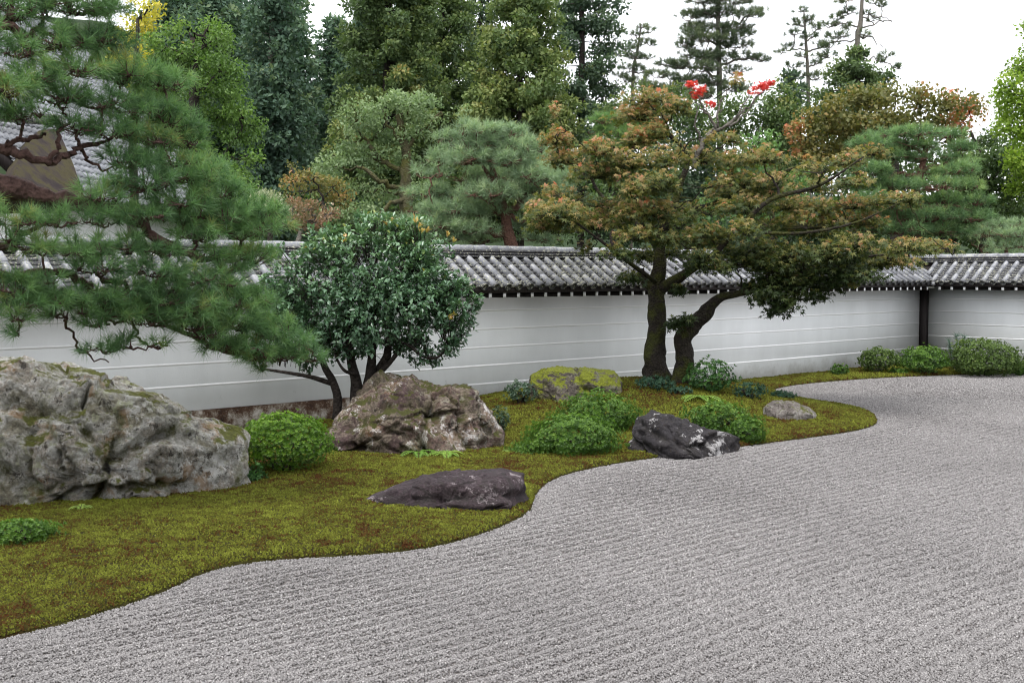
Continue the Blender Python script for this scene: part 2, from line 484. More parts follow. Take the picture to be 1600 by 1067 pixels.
def hill_z(p):
    k = np.clip((p[:, 1] - 74) / 60, 0, 1); prof = np.interp(p[:, 0], [-90, -45, -25, 0, 30, 60, 90], [32, 30, 24, 17, 12, 10, 9])
    return -0.35 + prof * k * k * (3 - 2 * k) + k * 1.5 * fbm(np.column_stack([p * 0.08, p[:, 0] * 0]), 4, 8)


V, Q = grid(xs, ysH, hill_z)
tag(mesh('hill', V, Q, m, smooth=True), 'dark wooded hillside rising behind the temple trees', kind='structure')

# ------------------------------------------------------------------ the two plaster walls with tiled roofs
m, t, b = mat('white_plaster', 0.85, 0.2)
co = node(t, 'ShaderNodeTexCoord').outputs['Object']
xyz = node(t, 'ShaderNodeSeparateXYZ', {0: co})
st = node(t, 'ShaderNodeMapping', {'Vector': co, 'Scale': (1.0, 1.0, 0.35)}).outputs[0]
c = ramp(t, noise(t, st, 1.1, 6, 0.6), [(0.3, (0.69, 0.705, 0.70)), (0.7, (0.81, 0.825, 0.825))])
low = ramp(t, mth(t, 'ADD', mth(t, 'MULTIPLY', xyz.outputs[2], -1.25), mth(t, 'MULTIPLY', noise(t, co, 2.2, 8, 0.75), 1.1)), [(0.06, 0.0), (0.52, 0.85)])
c = mixc(t, low, c, (0.40, 0.39, 0.35))
sp = ramp(t, mth(t, 'ADD', noise(t, st, 13, 8, 0.8), mth(t, 'MULTIPLY', xyz.outputs[2], -0.07)), [(0.572, 0.0), (0.64, 0.75)])
c = mixc(t, sp, c, (0.20, 0.20, 0.18))
t.links.new(c, b.inputs['Base Color']); bump(t, b, noise(t, co, 40, 4), 0.12, 0.01)
PLASTER = m
STRIPE, t, b = mat('white_lime_line', 0.8, 0.2); b.inputs['Base Color'].default_value = (0.90, 0.905, 0.905, 1)
m, t, b = mat('stained_plinth', 0.9, 0.2)
co = node(t, 'ShaderNodeTexCoord').outputs['Object']
c = ramp(t, noise(t, co, 3.0, 8, 0.75), [(0.38, (0.014, 0.009, 0.007)), (0.48, (0.055, 0.028, 0.015)), (0.54, (0.13, 0.105, 0.08)), (0.64, (0.34, 0.32, 0.285))])
c = mixc(t, ramp(t, noise(t, co, 38, 5, 0.8), [(0.60, 0.0), (0.66, 0.8)]), c, (0.42, 0.40, 0.36))
t.links.new(c, b.inputs['Base Color']); bump(t, b, noise(t, co, 30, 6, 0.7), 0.5, 0.01)
PLINTH = m
m, t, b = mat('dark_timber', 0.7, 0.3)
c = ramp(t, noise(t, node(t, 'ShaderNodeMapping', {'Vector': node(t, 'ShaderNodeTexCoord').outputs['Object'], 'Scale': (30, 30, 2)}).outputs[0], 1.5, 6), [(0.3, (0.012, 0.009, 0.009)), (0.7, (0.035, 0.027, 0.026))])
t.links.new(c, b.inputs['Base Color']); TIMBER = m


def tile_mat(name, lo, hi, lichen=(0.40, 0.40, 0.30), amt=0.60, rough=0.42):
    m, t, b = mat(name, rough, 0.5)
    oi = node(t, 'ShaderNodeObjectInfo'); co = node(t, 'ShaderNodeTexCoord').outputs['Object']
    v = node(t, 'ShaderNodeVectorMath', {0: co, 1: oi.outputs['Location']}, operation='ADD').outputs[0]
    c = mixc(t, oi.outputs['Random'], lo, hi)
    c = mixc(t, ramp(t, noise(t, v, 9, 6, 0.7), [(0.35, 0.0), (0.75, 0.6)]), c, (0.05, 0.05, 0.055))
    big = noise(t, node(t, 'ShaderNodeNewGeometry').outputs['Position'], 0.55, 3, 0.5)
    k = mth(t, 'ADD', noise(t, v, 26, 4, 0.6), mth(t, 'MULTIPLY', big, 0.25))
    c = mixc(t, ramp(t, k, [(amt + 0.08, 0.0), (amt + 0.14, 0.85)]), c, lichen)
    t.links.new(c, b.inputs['Base Color'])
    t.links.new(ramp(t, noise(t, v, 14, 5), [(0.3, rough - 0.1), (0.7, rough + 0.25)]), b.inputs['Roughness'])
    bump(t, b, noise(t, v, 45, 4, 0.7), 0.25, 0.006)
    return m


TILE = tile_mat('grey_roof_tile', (0.136, 0.14, 0.156), (0.32, 0.328, 0.356), rough=0.34)
FLATTILE = tile_mat('gap_shade_flat_tile', (0.040, 0.040, 0.043), (0.055, 0.055, 0.06), rough=0.62)  # darkened copy of the tile: shade in the gaps put into colour
RIDGETILE = tile_mat('dark_ridge_tile', (0.035, 0.035, 0.0385), (0.07, 0.07, 0.077), rough=0.5)
DISCTILE = tile_mat('dark_eave_tile', (0.035, 0.035, 0.038), (0.07, 0.07, 0.075), rough=0.5)
SLOPE_A = math.atan2(0.52, 0.79); SLOPE_L = math.hypot(0.52, 0.79)


def eave_disc(r0, L):
    mb = MB()
    aa = np.linspace(0, 2 * math.pi, 14, endpoint=False); D = []
    for r, y in ((r0 * 1.08, L - 0.02), (r0 * 1.08, L + 0.02), (r0 * 0.86, L + 0.02), (r0 * 0.84, L + 0.008), (0.0001, L + 0.012)):
        D += [(r * math.cos(q), y, r * math.sin(q)) for q in aa]
    QQ = [(i * 14 + j, i * 14 + (j + 1) % 14, (i + 1) * 14 + (j + 1) % 14, (i + 1) * 14 + j) for i in range(4) for j in range(14)]
    mb.add(D, QQ)
    o = mb.build('eave_disc', DISCTILE); d = o.data; bpy.data.objects.remove(o)
    return d


def half_tube(r0, r1, L, disc=False, n=8):
    """half round tile along +y, crown up; disc adds the round eave end"""
    a = np.linspace(-0.15, math.pi + 0.15, n + 1); V = []
    for y, r in ((0, r1), (L, r0), (L, r0 * 0.84), (L * 0.6, r0 * 0.8)):
        V += [(r * math.cos(q), y, r * math.sin(q)) for q in a]
    k = n + 1; Q = []
    for ring in range(3):
        for j in range(n): Q.append((ring * k + j, ring * k + j + 1, (ring + 1) * k + j + 1, (ring + 1) * k + j))
    mb = MB(); mb.add(V, Q)
    me = mb.build('round_tile', TILE, smooth=False); d = me.data; bpy.data.objects.remove(me)
    return d


ME_DISC = eave_disc(0.066, SLOPE_L / 3 + 0.02)
ME_MID, ME_END, ME_CAP = half_tube(0.066, 0.060, SLOPE_L / 3 + 0.02), half_tube(0.066, 0.060, SLOPE_L / 3 + 0.02, True), half_tube(0.088, 0.080, 0.32)
RAF = MB(); RAF.box((-0.034, 0.0, 0.0), (0.034, 0.53, 0.084)); o = RAF.build('rafter', TIMBER); ME_RAF = o.data; bpy.data.objects.remove(o)
RAF = MB(); RAF.box((-0.033, 0.53, 0.001), (0.033, 0.535, 0.083)); o = RAF.build('rafter_tip', STRIPE); ME_TIP = o.data; bpy.data.objects.remove(o)


def plaster_wall(label, xs0, xs1, ridge0, ridge1, corner_sign, rz, columns, plinth=None, post=None):
    """local x runs along the wall, +y faces the garden"""
    w = thing('plaster_wall', label, 'wall', (CORNER[0], CORNER[1], 0), 'white walls with tiled roofs round the garden', rz); w['kind'] = 'thing'
    q = MB(); q.box((xs0, -0.5, -0.3), (xs1, 0, 2.30)); q.build('wall_body', PLASTER, w)
    lo, hi = (max(xs0, 0.0), xs1) if corner_sign > 0 else (xs0, -0.03)
    for k in range(5):
        q = MB(); z = 0.46 + 0.33 * k; q.box((lo + 0.02, -0.01, z - 0.017), (plinth[0] if plinth and k == 0 else hi, 0.0025, z + 0.017)); q.build('stripe', STRIPE, w)
    # eave timber and soffit
    e0, e1 = (0.55, xs1) if corner_sign > 0 else (xs0, -0.60)
    q = MB(); q.box((e0, 0.50, 2.105), (e1, 0.565, 2.208)); q.build('eave_board', TIMBER, w)
    q = MB(); q.add([(ridge0, 0.002, 2.33), (ridge1, 0.002, 2.33), (e1, 0.50, 2.16), (e0, 0.50, 2.16), (ridge0, 0.002, 2.36), (ridge1, 0.002, 2.36), (e1, 0.50, 2.19), (e0, 0.50, 2.19)],
                    [[0, 1, 2, 3], [7, 6, 5, 4], [3, 2, 6, 7], [0, 3, 7, 4], [1, 5, 6, 2]]); q.build('soffit', TIMBER, w)
    x = 0.75
    while x < max(abs(xs0), xs1) - 0.2:
        r = link('rafter', ME_RAF, w); r.location = (x * corner_sign, 0, 2.02)
        p = link('rafter_tip', ME_TIP, r); x += 0.336
    # roof deck: garden slope (under the tiles), back slope
    va = lambda x, yy, zz: (x, yy, zz)
    q = MB(); q.add([va(ridge0, -0.25, 2.70), va(ridge1, -0.25, 2.70), va(e1, 0.55, 2.205), va(e0, 0.55, 2.205), va(ridge0, -0.25, 2.60), va(ridge1, -0.25, 2.60), va(ridge0, -1.05, 2.19), va(ridge1, -1.05, 2.19)],
                    [[0, 3, 2, 1], [0, 1, 7, 6]]); q.build('roof_deck', TIMBER, w)
    # flat tiles: stepped dished courses between the round ones, one joined part
    q = MB(); ca, sa = math.cos(SLOPE_A), math.sin(SLOPE_A); rows = 9; pit = SLOPE_L / rows
    for x in columns[:-1]:
        xm = x + 0.135 * corner_sign; xa, xb = xm - 0.105, xm + 0.105
        for r in range(rows):
            s0, s1 = r * pit, (r + 1) * pit + 0.012
            off = 0.58 - (SLOPE_L - s1) * ca
            if abs(xm) < off + 0.08: continue
            V = []
            for s_, h in ((s0, 0.012), (s1, 0.036), (s1, 0.012)):
                for xx, dish in ((xa, 0.016), ((xa + xm) / 2, 0.004), (xm, 0.0), ((xb + xm) / 2, 0.004), (xb, 0.016)):
                    hh = h + dish + rng.normal(0, 0.0006)
                    V.append((xx, -0.21 + s_ * ca + hh * sa, 2.72 - s_ * sa + hh * ca))
            q.add(V, [(i + 5 * k, i + 5 * k + 1, i + 5 * k + 6, i + 5 * k + 5) for k in range(2) for i in range(4)])
    tag(q.build('flat_tiles', FLATTILE, w), kind='stuff')
    # round tiles, three to a column
    for x in columns:
        for r in range(3):
            s0 = r * SLOPE_L / 3; off = -0.21 + (s0 + SLOPE_L / 6) * ca
            if abs(x) < off + 0.06: continue
            o = link('round_tile', ME_END if r == 2 else ME_MID, w)
            o.location = (x + rng.normal(0, 0.003), -0.21 + s0 * ca + 0.035 * sa, 2.72 - s0 * sa + 0.035 * ca + rng.normal(0, 0.002))
            o.rotation_euler = (-SLOPE_A + rng.normal(0, 0.006), rng.normal(0, 0.02), rng.normal(0, 0.008))
            if r == 2: link('eave_disc', ME_DISC, o)
    # ridge: three thin courses and a round cap
    for k, (hw, z) in enumerate(((0.150, 2.735), (0.135, 2.785), (0.120, 2.835))):
        q = MB(); x = ridge0
        while x < ridge1:
            j = rng.normal(0, 0.003); q.box((x + 0.003, -0.25 - hw + j, z + j * 0.5), (min(x + 0.45, ridge1) - 0.003, -0.25 + hw + j, z + 0.036 + j * 0.5)); x += 0.45
        q.build('ridge_course', RIDGETILE, w)
    q = MB(); q.box((ridge0, -0.34, 2.60), (ridge1, -0.16, 2.875)); q.build('ridge_core', TIMBER, w)
    x = ridge0
    while x < ridge1 - 0.1:
        o = link('ridge_tile', ME_CAP, w); o.location = (x + 0.30, -0.25 + rng.normal(0, 0.003), 2.872); o.rotation_euler = (rng.normal(0, 0.01), rng.normal(0, 0.03), math.pi / 2 + rng.normal(0, 0.008)); x += 0.30
    if plinth:
        q = MB(); q.box((plinth[0], 0.0, -0.3), (plinth[1], 0.045, 0.425)); q.build('plinth', PLINTH, w)
    if post:
        q = MB(); q.box((0.0, 0.0, -0.1), (0.17, 0.17, 2.125)); q.build('corner_post', TIMBER, w)
        q = MB(); q.add([(0.40, 0.40, 2.30), (0.66, 0.50, 2.16), (0.68, 0.68, 2.13), (0.50, 0.66, 2.16), (0.42, 0.42, 2.40), (0.63, 0.52, 2.24), (0.68, 0.68, 2.20), (0.52, 0.63, 2.24)],
                        [[0, 3, 2, 1], [4, 5, 6, 7], [0, 1, 5, 4], [1, 2, 6, 5], [2, 3, 7, 6], [3, 0, 4, 7]]); q.build('valley_tile', TILE, w)
        q = MB(); q.box((0.36, 0.36, 2.06), (0.52, 0.52, 2.16)); q.build('valley_bracket', STRIPE, w)
    return w


LW = 27.0
plaster_wall('long white plaster wall with five lines and grey tiled roof behind the trees', -0.5, LW, -0.25, LW, 1, math.atan2(DL[1], DL[0]),
             [0.30 + 0.272 * k for k in range(98)], plinth=(17.0, LW), post=True)
plaster_wall('short white plaster wall meeting the long one at the dark corner post', -7.0, 0.0, -7.0, 0.30, -1, math.atan2(-DR[1], -DR[0]),
             [-0.30 - 0.272 * k for k in range(24)])

# ------------------------------------------------------------------ unseen hall behind the viewer, added to shade the wall and gravel
WN = lambda t_, n_, z_: [*(CORNER + DL * t_ + NL * (n_ + 3.6)), z_ * 1.12]
vh = thing('unseen_shade_hall', 'unseen dark timber hall with deep tiled eaves, added to shade wall and gravel', 'building', WN(28, 18, 0)); vb = -np.array(vh.location)
def hall_part(name, m_, boxes, quads=()):
    q = MB()
    for t0_, t1_, n0_, n1_, z0_, z1_ in boxes:
        q.add([WN(a, b_, c_) for a in (t0_, t1_) for b_ in (n0_, n1_) for c_ in (z0_, z1_)], [[0, 1, 3, 2], [4, 6, 7, 5], [0, 4, 5, 1], [2, 3, 7, 6], [0, 2, 6, 4], [1, 5, 7, 3]])
    for V_, F_ in quads: q.add([WN(*v) for v in V_], F_)
    o = q.build(name, m_, vh); o.data.transform(__import__('mathutils').Matrix.Translation(Vector(vb)))
T0, T1 = 11.0, 52.0
hall_part('veranda_floor', TIMBER, [(T0 + 1, T1, 15.85, 18.4, 0.62, 0.74)])
for t_ in np.arange(T0 + 1.2, T1, 3.94):
    hall_part('post', TIMBER, [(t_ - .1, t_ + .1, 16.0, 16.2, 0.0, 3.95)])
hall_part('hall_wall', PLASTER, [(T0 + 1.2, T1, 18.4, 27.0, 0.0, 4.4)])
hall_part('sliding_doors', TIMBER, [(t_, t_ + 1.9, 18.30, 18.39, 0.75, 2.9) for t_ in np.arange(T0 + 1.6, T1 - 2, 1.97)])
hall_part('roof', RIDGETILE, [], [([(T0, 14.4, 3.95), (T1, 14.4, 3.95), (T1, 22.7, 9.6), (T0, 22.7, 9.6), (T1, 31, 3.95), (T0, 31, 3.95), (T0, 14.4, 3.7), (T1, 14.4, 3.7), (T1, 18.4, 4.4), (T0, 18.4, 4.4), (T1, 31, 3.7), (T0, 31, 3.7)],
          [[0, 1, 2, 3], [3, 2, 4, 5], [6, 7, 1, 0], [9, 8, 7, 6], [5, 4, 10, 11], [11, 10, 8, 9]]), ([(T0 + .02, 14.4, 3.7), (T0 + .02, 14.4, 3.95), (T0 + .02, 22.7, 9.6), (T0 + .02, 31, 3.95), (T0 + .02, 31, 3.7), (T0 + .02, 18.4, 4.4)], [[0, 1, 2, 5], [5, 2, 3, 4]]),
          ([(T1 - .02, 14.4, 3.7), (T1 - .02, 14.4, 3.95), (T1 - .02, 22.7, 9.6), (T1 - .02, 31, 3.95), (T1 - .02, 31, 3.7), (T1 - .02, 18.4, 4.4)], [[0, 1, 2, 5], [5, 2, 3, 4]])])

# ------------------------------------------------------------------ rocks
def rock_mat(name, stops, lichen, l_amt, moss=None, m_amt=0.5, m_up=0.4, scale=1.6, white=None, w_amt=0.63, crack=0.6, bumpy=1.0, rust=None):
    m, t, b = mat(name, 0.85, 0.3)
    co = node(t, 'ShaderNodeTexCoord').outputs['Object']
    wv = co
    n1 = noise(t, co, scale, 13, 0.74, 0.3); c = ramp(t, n1, stops)
    n2 = noise(t, co, scale * 13, 10, 0.8)
    c = mixc(t, 0.75, c, ramp(t, n2, [(0.34, (0.12, 0.11, 0.10)), (0.45, (0.70, 0.69, 0.68)), (0.54, (1.1, 1.1, 1.1)), (0.64, (2.0, 2.0, 2.0))]), 'MULTIPLY')
    n3 = noise(t, co, scale * 2.6, 11, 0.78)
    c = mixc(t, ramp(t, n3, [(l_amt - 0.02, 0.0), (l_amt + 0.012, 0.85)]), c, lichen)
    if white:
        n4 = mth(t, 'ADD', mth(t, 'MULTIPLY', noise(t, co, scale * 1.3, 3, 0.5), 0.45), mth(t, 'MULTIPLY', noise(t, co, scale * 5.5, 9, 0.78), 0.6))
        c = mixc(t, ramp(t, n4, [(w_amt - 0.005, 0.0), (w_amt + 0.012, 0.95)]), c, white)
    dk = noise(t, co, scale * 5, 8, 0.75)
    c = mixc(t, ramp(t, dk, [(0.395, 0.9), (0.435, 0.0)]), c, (0.045, 0.037, 0.030))
    if rust: c = mixc(t, ramp(t, noise(t, wv, scale * 1.4, 8, 0.7), [(0.56, 0.0), (0.62, 0.75)]), c, rust)
    vo = node(t, 'ShaderNodeTexVoronoi', {'Vector': wv, 'Scale': scale * 1.5}, feature='DISTANCE_TO_EDGE').outputs['Distance']
    ck = ramp(t, vo, [(0.0, 1.0), (0.028, 0.0)])
    if moss:
        nz = node(t, 'ShaderNodeSeparateXYZ', {0: node(t, 'ShaderNodeNewGeometry').outputs['Normal']}).outputs[2]
        k = mth(t, 'ADD', noise(t, co, scale * 1.7, 7, 0.66), mth(t, 'MULTIPLY', nz, m_up))
        mm = ramp(t, k, [(m_amt, 0.0), (m_amt + 0.07, 1.0)])
        mc = ramp(t, noise(t, co, 30, 6, 0.75), [(0.3, tuple(x * 0.35 for x in moss)), (0.7, tuple(x * 1.35 for x in moss))])
        c = mixc(t, mm, c, mc)
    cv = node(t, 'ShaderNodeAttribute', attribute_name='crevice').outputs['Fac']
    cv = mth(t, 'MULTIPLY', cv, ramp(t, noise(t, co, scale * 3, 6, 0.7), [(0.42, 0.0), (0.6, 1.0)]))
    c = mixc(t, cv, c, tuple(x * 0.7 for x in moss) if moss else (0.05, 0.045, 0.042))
    t.links.new(c, b.inputs['Base Color'])
    h = mth(t, 'ADD', mth(t, 'MULTIPLY', noise(t, co, scale * 9, 14, 0.78), 1.0), mth(t, 'MULTIPLY', ck, -0.22 * crack))
    bump(t, b, h, 1.0 * bumpy, 0.08)
    return m


def rock(label, outline, cpx, Y, T, m, seed, sub=6, rough=0.10, facet=0.12, group=None, strata=None, tilt=0.0, cuts=()):
    import bmesh
    bm = bmesh.new(); bmesh.ops.create_icosphere(bm, subdivisions=sub, radius=1.0)
    D = np.array([v.co[:] for v in bm.verts]); Tt = np.array([[v.index for v in f.verts] for f in bm.faces]); bm.free()
    o = np.array(outline, float); o = np.concatenate([o, o[:1]]); k = Y / F
    seg = np.concatenate([o[i] + (o[i + 1] - o[i]) * np.linspace(0, 1, 24, endpoint=False)[:, None] for i in range(len(o) - 1)])
    x, z = (seg[:, 0] - cpx[0]) * k, -(seg[:, 1] - cpx[1]) * k
    an, rr = np.arctan2(z, x), np.hypot(x, z); od = np.argsort(an); an, rr = an[od], rr[od]
    th = np.arctan2(D[:, 2], D[:, 0]); Rr = np.interp(th, an, rr, period=2 * math.pi)
    s = np.hypot(D[:, 0], D[:, 2]); size = rr.mean()
    V = np.column_stack([np.cos(th) * Rr * s ** 0.75, np.sign(D[:, 1]) * np.abs(D[:, 1]) ** 0.8 * T, np.sin(th) * Rr * s ** 0.75])
    V[:, 1] += V[:, 2] * tilt
    nrm = unit(np.column_stack([D[:, 0], D[:, 1] * size / T, D[:, 2]]))
    q = V / size
    pr = np.random.default_rng(seed)
    # worley facets
    C = pr.normal(size=(38, 3)) * [0.9, 0.9 * T / size, 0.8]
    qw = q + 0.12 * np.column_stack([fbm(q * 2 + 5 * i, 3, seed + i) for i in range(3)])
    def cells(C, x):
        r_ = np.empty((len(x), 2)); ix = np.empty(len(x), int)
        for i in range(0, len(x), 8000):
            dd = ((x[i:i + 8000, None] - C[None]) ** 2).sum(2); r_[i:i + 8000] = np.sqrt(np.partition(dd, 1, axis=1)[:, :2]); ix[i:i + 8000] = dd.argmin(1)
        return r_[:, 1] - r_[:, 0], r_[:, 0], ix
    e1, f1, i1 = cells(C, qw); C2 = pr.normal(size=(230, 3)) * [0.9, 0.9 * T / size, 0.8]
    e2, f2, i2 = cells(C2, q + 0.05 * np.column_stack([fbm(q * 5 + 5 * i, 3, seed + i) for i in range(3)]))
    t1 = pr.normal(size=C.shape); t2 = pr.normal(size=C2.shape)
    disp = facet * (0.55 * np.einsum('ij,ij->i', q - C[i1], t1[i1]) * 0.5 - 0.25 * f1 + 0.30 * np.clip(e1, 0, 0.12)) + facet * 0.42 * np.clip(np.einsum('ij,ij->i', q - C2[i2], t2[i2]), -0.25, 0.25)
    # each facet is tipped its own way, so planes meet in edges
    disp = disp + rough * 0.55 * fbm(q * 1.6, 7, seed, 0.5) + rough * 0.45 * fbm(q * 3.3, 6, seed + 9, 0.62, True) - rough * 0.1 + rough * 0.16 * fbm(q * 15, 4, seed + 12, 0.7) - rough * 0.5 * np.clip(fbm(q * 4.5, 4, seed + 15, 0.6) - 0.28, 0, 1)
    if strata is not None:
        a = q @ unit(np.array(strata[0])); a = a * strata[1] + 0.8 * fbm(q * 1.5, 4, seed + 3)
        f = a - np.floor(a); disp = disp + strata[2] * (np.minimum(f * 1.2, (1 - f) * 6) - 0.5)
    for _ in range(24):                                            # flat broken faces with sharp arrises
        nv = unit(np.array([pr.normal() * 0.75, -0.55 - abs(pr.normal()) * 0.6, pr.normal() * 0.6 + 0.2])); pv = V @ nv; lim = pv.max() * (0.79 + 0.16 * pr.random())
        V = V - np.maximum(pv - lim, 0)[:, None] * nv * 0.9
    deep = np.zeros(len(V))
    wob = 0.09 * size * np.column_stack([fbm(q * 4 + 3, 4, seed + 21), fbm(q * 4 + 9, 4, seed + 22)])
    for pts, wpx, dep in cuts:                                     # cracks and ledges: polylines on the front face
        pl = np.array([[(x_ - cpx[0]) * k, -(y_ - cpx[1]) * k] for x_, y_ in pts]); best = np.full(len(V), 9.0)
        for a_, b_ in zip(pl[:-1], pl[1:]):
            ab = b_ - a_; p2 = V[:, [0, 2]] + wob; t_ = np.clip(((p2 - a_) @ ab) / (ab @ ab), 0, 1); best = np.minimum(best, np.linalg.norm(p2 - a_ - t_[:, None] * ab, axis=1))
        g_ = np.exp(-(best / (wpx * k)) ** 2) * (D[:, 1] < 0.35); V = V - nrm * (g_ * dep * 0.75 * (0.6 + 0.8 * np.clip(0.5 + fbm(q * 3 + 31, 3, seed + 25), 0, 1)))[:, None]; deep = np.maximum(deep, g_ * (dep > 0))
    V = V + nrm * (disp * size)[:, None]
    c = P(cpx[0], cpx[1], Y); base = np.array([c[0], c[1], ground_z(c)])
    V = V + c
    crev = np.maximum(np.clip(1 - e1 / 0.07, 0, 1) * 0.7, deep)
    return tag(mesh('rock', V, Tt, m, loc=base, attrs={'crevice': crev}, smooth=False), label, 'rock', group)


GREYROCK = rock_mat('grey_boulder', [(0.30, (0.11, 0.09, 0.055)), (0.42, (0.22, 0.205, 0.155)), (0.50, (0.42, 0.415, 0.385)), (0.56, (0.27, 0.235, 0.19)), (0.62, (0.50, 0.495, 0.475)), (0.72, (0.32, 0.305, 0.25))],
                    (0.37, 0.38, 0.26), 0.57, (0.105, 0.112, 0.016), 0.675, 0.22, 1.5, (0.58, 0.57, 0.54), 0.585, rust=(0.26, 0.155, 0.07))
REDROCK = rock_mat('russet_boulder', [(0.28, (0.03825, 0.0238, 0.0238)), (0.43, (0.09775, 0.06375, 0.0595)), (0.50, (0.221, 0.1827, 0.1403)), (0.56, (0.1105, 0.06375, 0.05525)), (0.63, (0.289, 0.255, 0.2125)), (0.72, (0.17, 0.102, 0.068))],
                   (0.36, 0.34, 0.26), 0.59, (0.075, 0.078, 0.014), 0.84, 0.44, 1.7, (0.66, 0.63, 0.61), 0.585, rust=(0.20, 0.115, 0.055))
DARKROCK = rock_mat('dark_purple_rock', [(0.3, (0.02976, 0.02025, 0.02384)), (0.5, (0.06324, 0.04455, 0.0504)), (0.7, (0.1116, 0.081, 0.08858))], (0.1265, 0.0945, 0.1022), 0.6, None, scale=2.4, white=(0.3571, 0.3038, 0.3133), w_amt=0.615)
BLACKROCK = rock_mat('black_rock', [(0.3, (0.02142, 0.0191, 0.02132)), (0.5, (0.04284, 0.0382, 0.04188)), (0.7, (0.08032, 0.07257, 0.07614))], (0.0765, 0.06875, 0.07233), 0.62, None, scale=2.2, white=(0.5355, 0.5194, 0.5178), w_amt=0.60)
MOSSROCK = rock_mat('moss_topped_rock', [(0.3, (0.048, 0.04, 0.036)), (0.5, (0.136, 0.116, 0.1)), (0.7, (0.24, 0.216, 0.192))], (0.224, 0.224, 0.152), 0.56, (0.235, 0.265, 0.028), 0.60, 0.26, 1.9, (0.4, 0.368, 0.352), 0.66)
SMALLROCK = rock_mat('small_grey_rock', [(0.3, (0.09, 0.075, 0.065)), (0.5, (0.21, 0.185, 0.17)), (0.7, (0.36, 0.34, 0.32))], (0.40, 0.39, 0.34), 0.58, (0.12, 0.13, 0.02), 0.80, 0.3, 2.6, (0.52, 0.5, 0.48), 0.64)

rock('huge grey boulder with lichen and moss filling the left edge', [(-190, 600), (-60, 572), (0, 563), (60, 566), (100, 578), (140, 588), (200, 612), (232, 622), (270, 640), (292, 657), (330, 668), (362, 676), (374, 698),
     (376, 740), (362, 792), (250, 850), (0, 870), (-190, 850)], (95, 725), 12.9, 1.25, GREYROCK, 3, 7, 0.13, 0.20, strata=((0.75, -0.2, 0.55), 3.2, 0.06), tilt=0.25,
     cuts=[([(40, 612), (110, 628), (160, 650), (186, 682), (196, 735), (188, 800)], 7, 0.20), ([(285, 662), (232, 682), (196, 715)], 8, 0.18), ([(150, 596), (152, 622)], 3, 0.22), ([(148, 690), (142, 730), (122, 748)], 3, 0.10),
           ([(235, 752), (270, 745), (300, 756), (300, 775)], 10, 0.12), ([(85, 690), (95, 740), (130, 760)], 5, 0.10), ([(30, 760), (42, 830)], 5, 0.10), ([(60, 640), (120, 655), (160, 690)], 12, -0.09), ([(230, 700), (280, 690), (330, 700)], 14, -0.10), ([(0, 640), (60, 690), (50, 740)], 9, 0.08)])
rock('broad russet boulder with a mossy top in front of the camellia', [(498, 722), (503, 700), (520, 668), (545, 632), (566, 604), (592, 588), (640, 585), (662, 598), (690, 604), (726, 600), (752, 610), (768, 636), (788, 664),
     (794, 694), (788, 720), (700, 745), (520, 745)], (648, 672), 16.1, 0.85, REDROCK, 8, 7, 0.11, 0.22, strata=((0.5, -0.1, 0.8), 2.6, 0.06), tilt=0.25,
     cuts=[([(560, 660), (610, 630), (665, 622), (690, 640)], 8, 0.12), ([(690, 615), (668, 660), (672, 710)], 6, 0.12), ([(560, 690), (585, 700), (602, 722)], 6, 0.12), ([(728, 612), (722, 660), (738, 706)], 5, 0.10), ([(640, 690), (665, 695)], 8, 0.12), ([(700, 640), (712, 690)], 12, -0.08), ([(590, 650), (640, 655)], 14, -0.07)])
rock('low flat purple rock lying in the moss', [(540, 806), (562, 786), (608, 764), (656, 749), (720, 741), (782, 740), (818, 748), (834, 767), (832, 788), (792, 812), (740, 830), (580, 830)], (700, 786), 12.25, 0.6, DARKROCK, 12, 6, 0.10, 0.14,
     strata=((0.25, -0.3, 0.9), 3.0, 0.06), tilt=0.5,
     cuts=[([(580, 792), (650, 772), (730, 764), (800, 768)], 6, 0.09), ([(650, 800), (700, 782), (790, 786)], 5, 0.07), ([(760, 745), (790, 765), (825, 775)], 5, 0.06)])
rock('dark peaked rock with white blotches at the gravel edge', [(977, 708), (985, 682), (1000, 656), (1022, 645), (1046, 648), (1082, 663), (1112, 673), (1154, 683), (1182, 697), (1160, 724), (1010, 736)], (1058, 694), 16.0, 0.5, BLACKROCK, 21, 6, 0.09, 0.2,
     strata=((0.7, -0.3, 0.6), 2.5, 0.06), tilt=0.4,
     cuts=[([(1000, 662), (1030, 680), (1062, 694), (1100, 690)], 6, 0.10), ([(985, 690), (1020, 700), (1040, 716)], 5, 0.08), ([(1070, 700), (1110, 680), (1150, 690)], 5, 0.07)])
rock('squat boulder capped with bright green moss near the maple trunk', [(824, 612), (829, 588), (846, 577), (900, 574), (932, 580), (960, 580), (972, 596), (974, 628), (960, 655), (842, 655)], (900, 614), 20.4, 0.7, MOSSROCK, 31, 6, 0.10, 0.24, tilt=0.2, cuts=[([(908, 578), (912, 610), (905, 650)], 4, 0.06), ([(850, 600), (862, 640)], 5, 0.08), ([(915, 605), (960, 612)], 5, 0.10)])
rock('small pale rock on the moss point by the gravel inlet', [(1189, 652), (1195, 636), (1210, 628), (1240, 628), (1262, 635), (1276, 645), (1273, 660), (1200, 670)], (1232, 648), 19.1, 0.4, SMALLROCK, 44, 5, 0.12, 0.22, tilt=0.3)

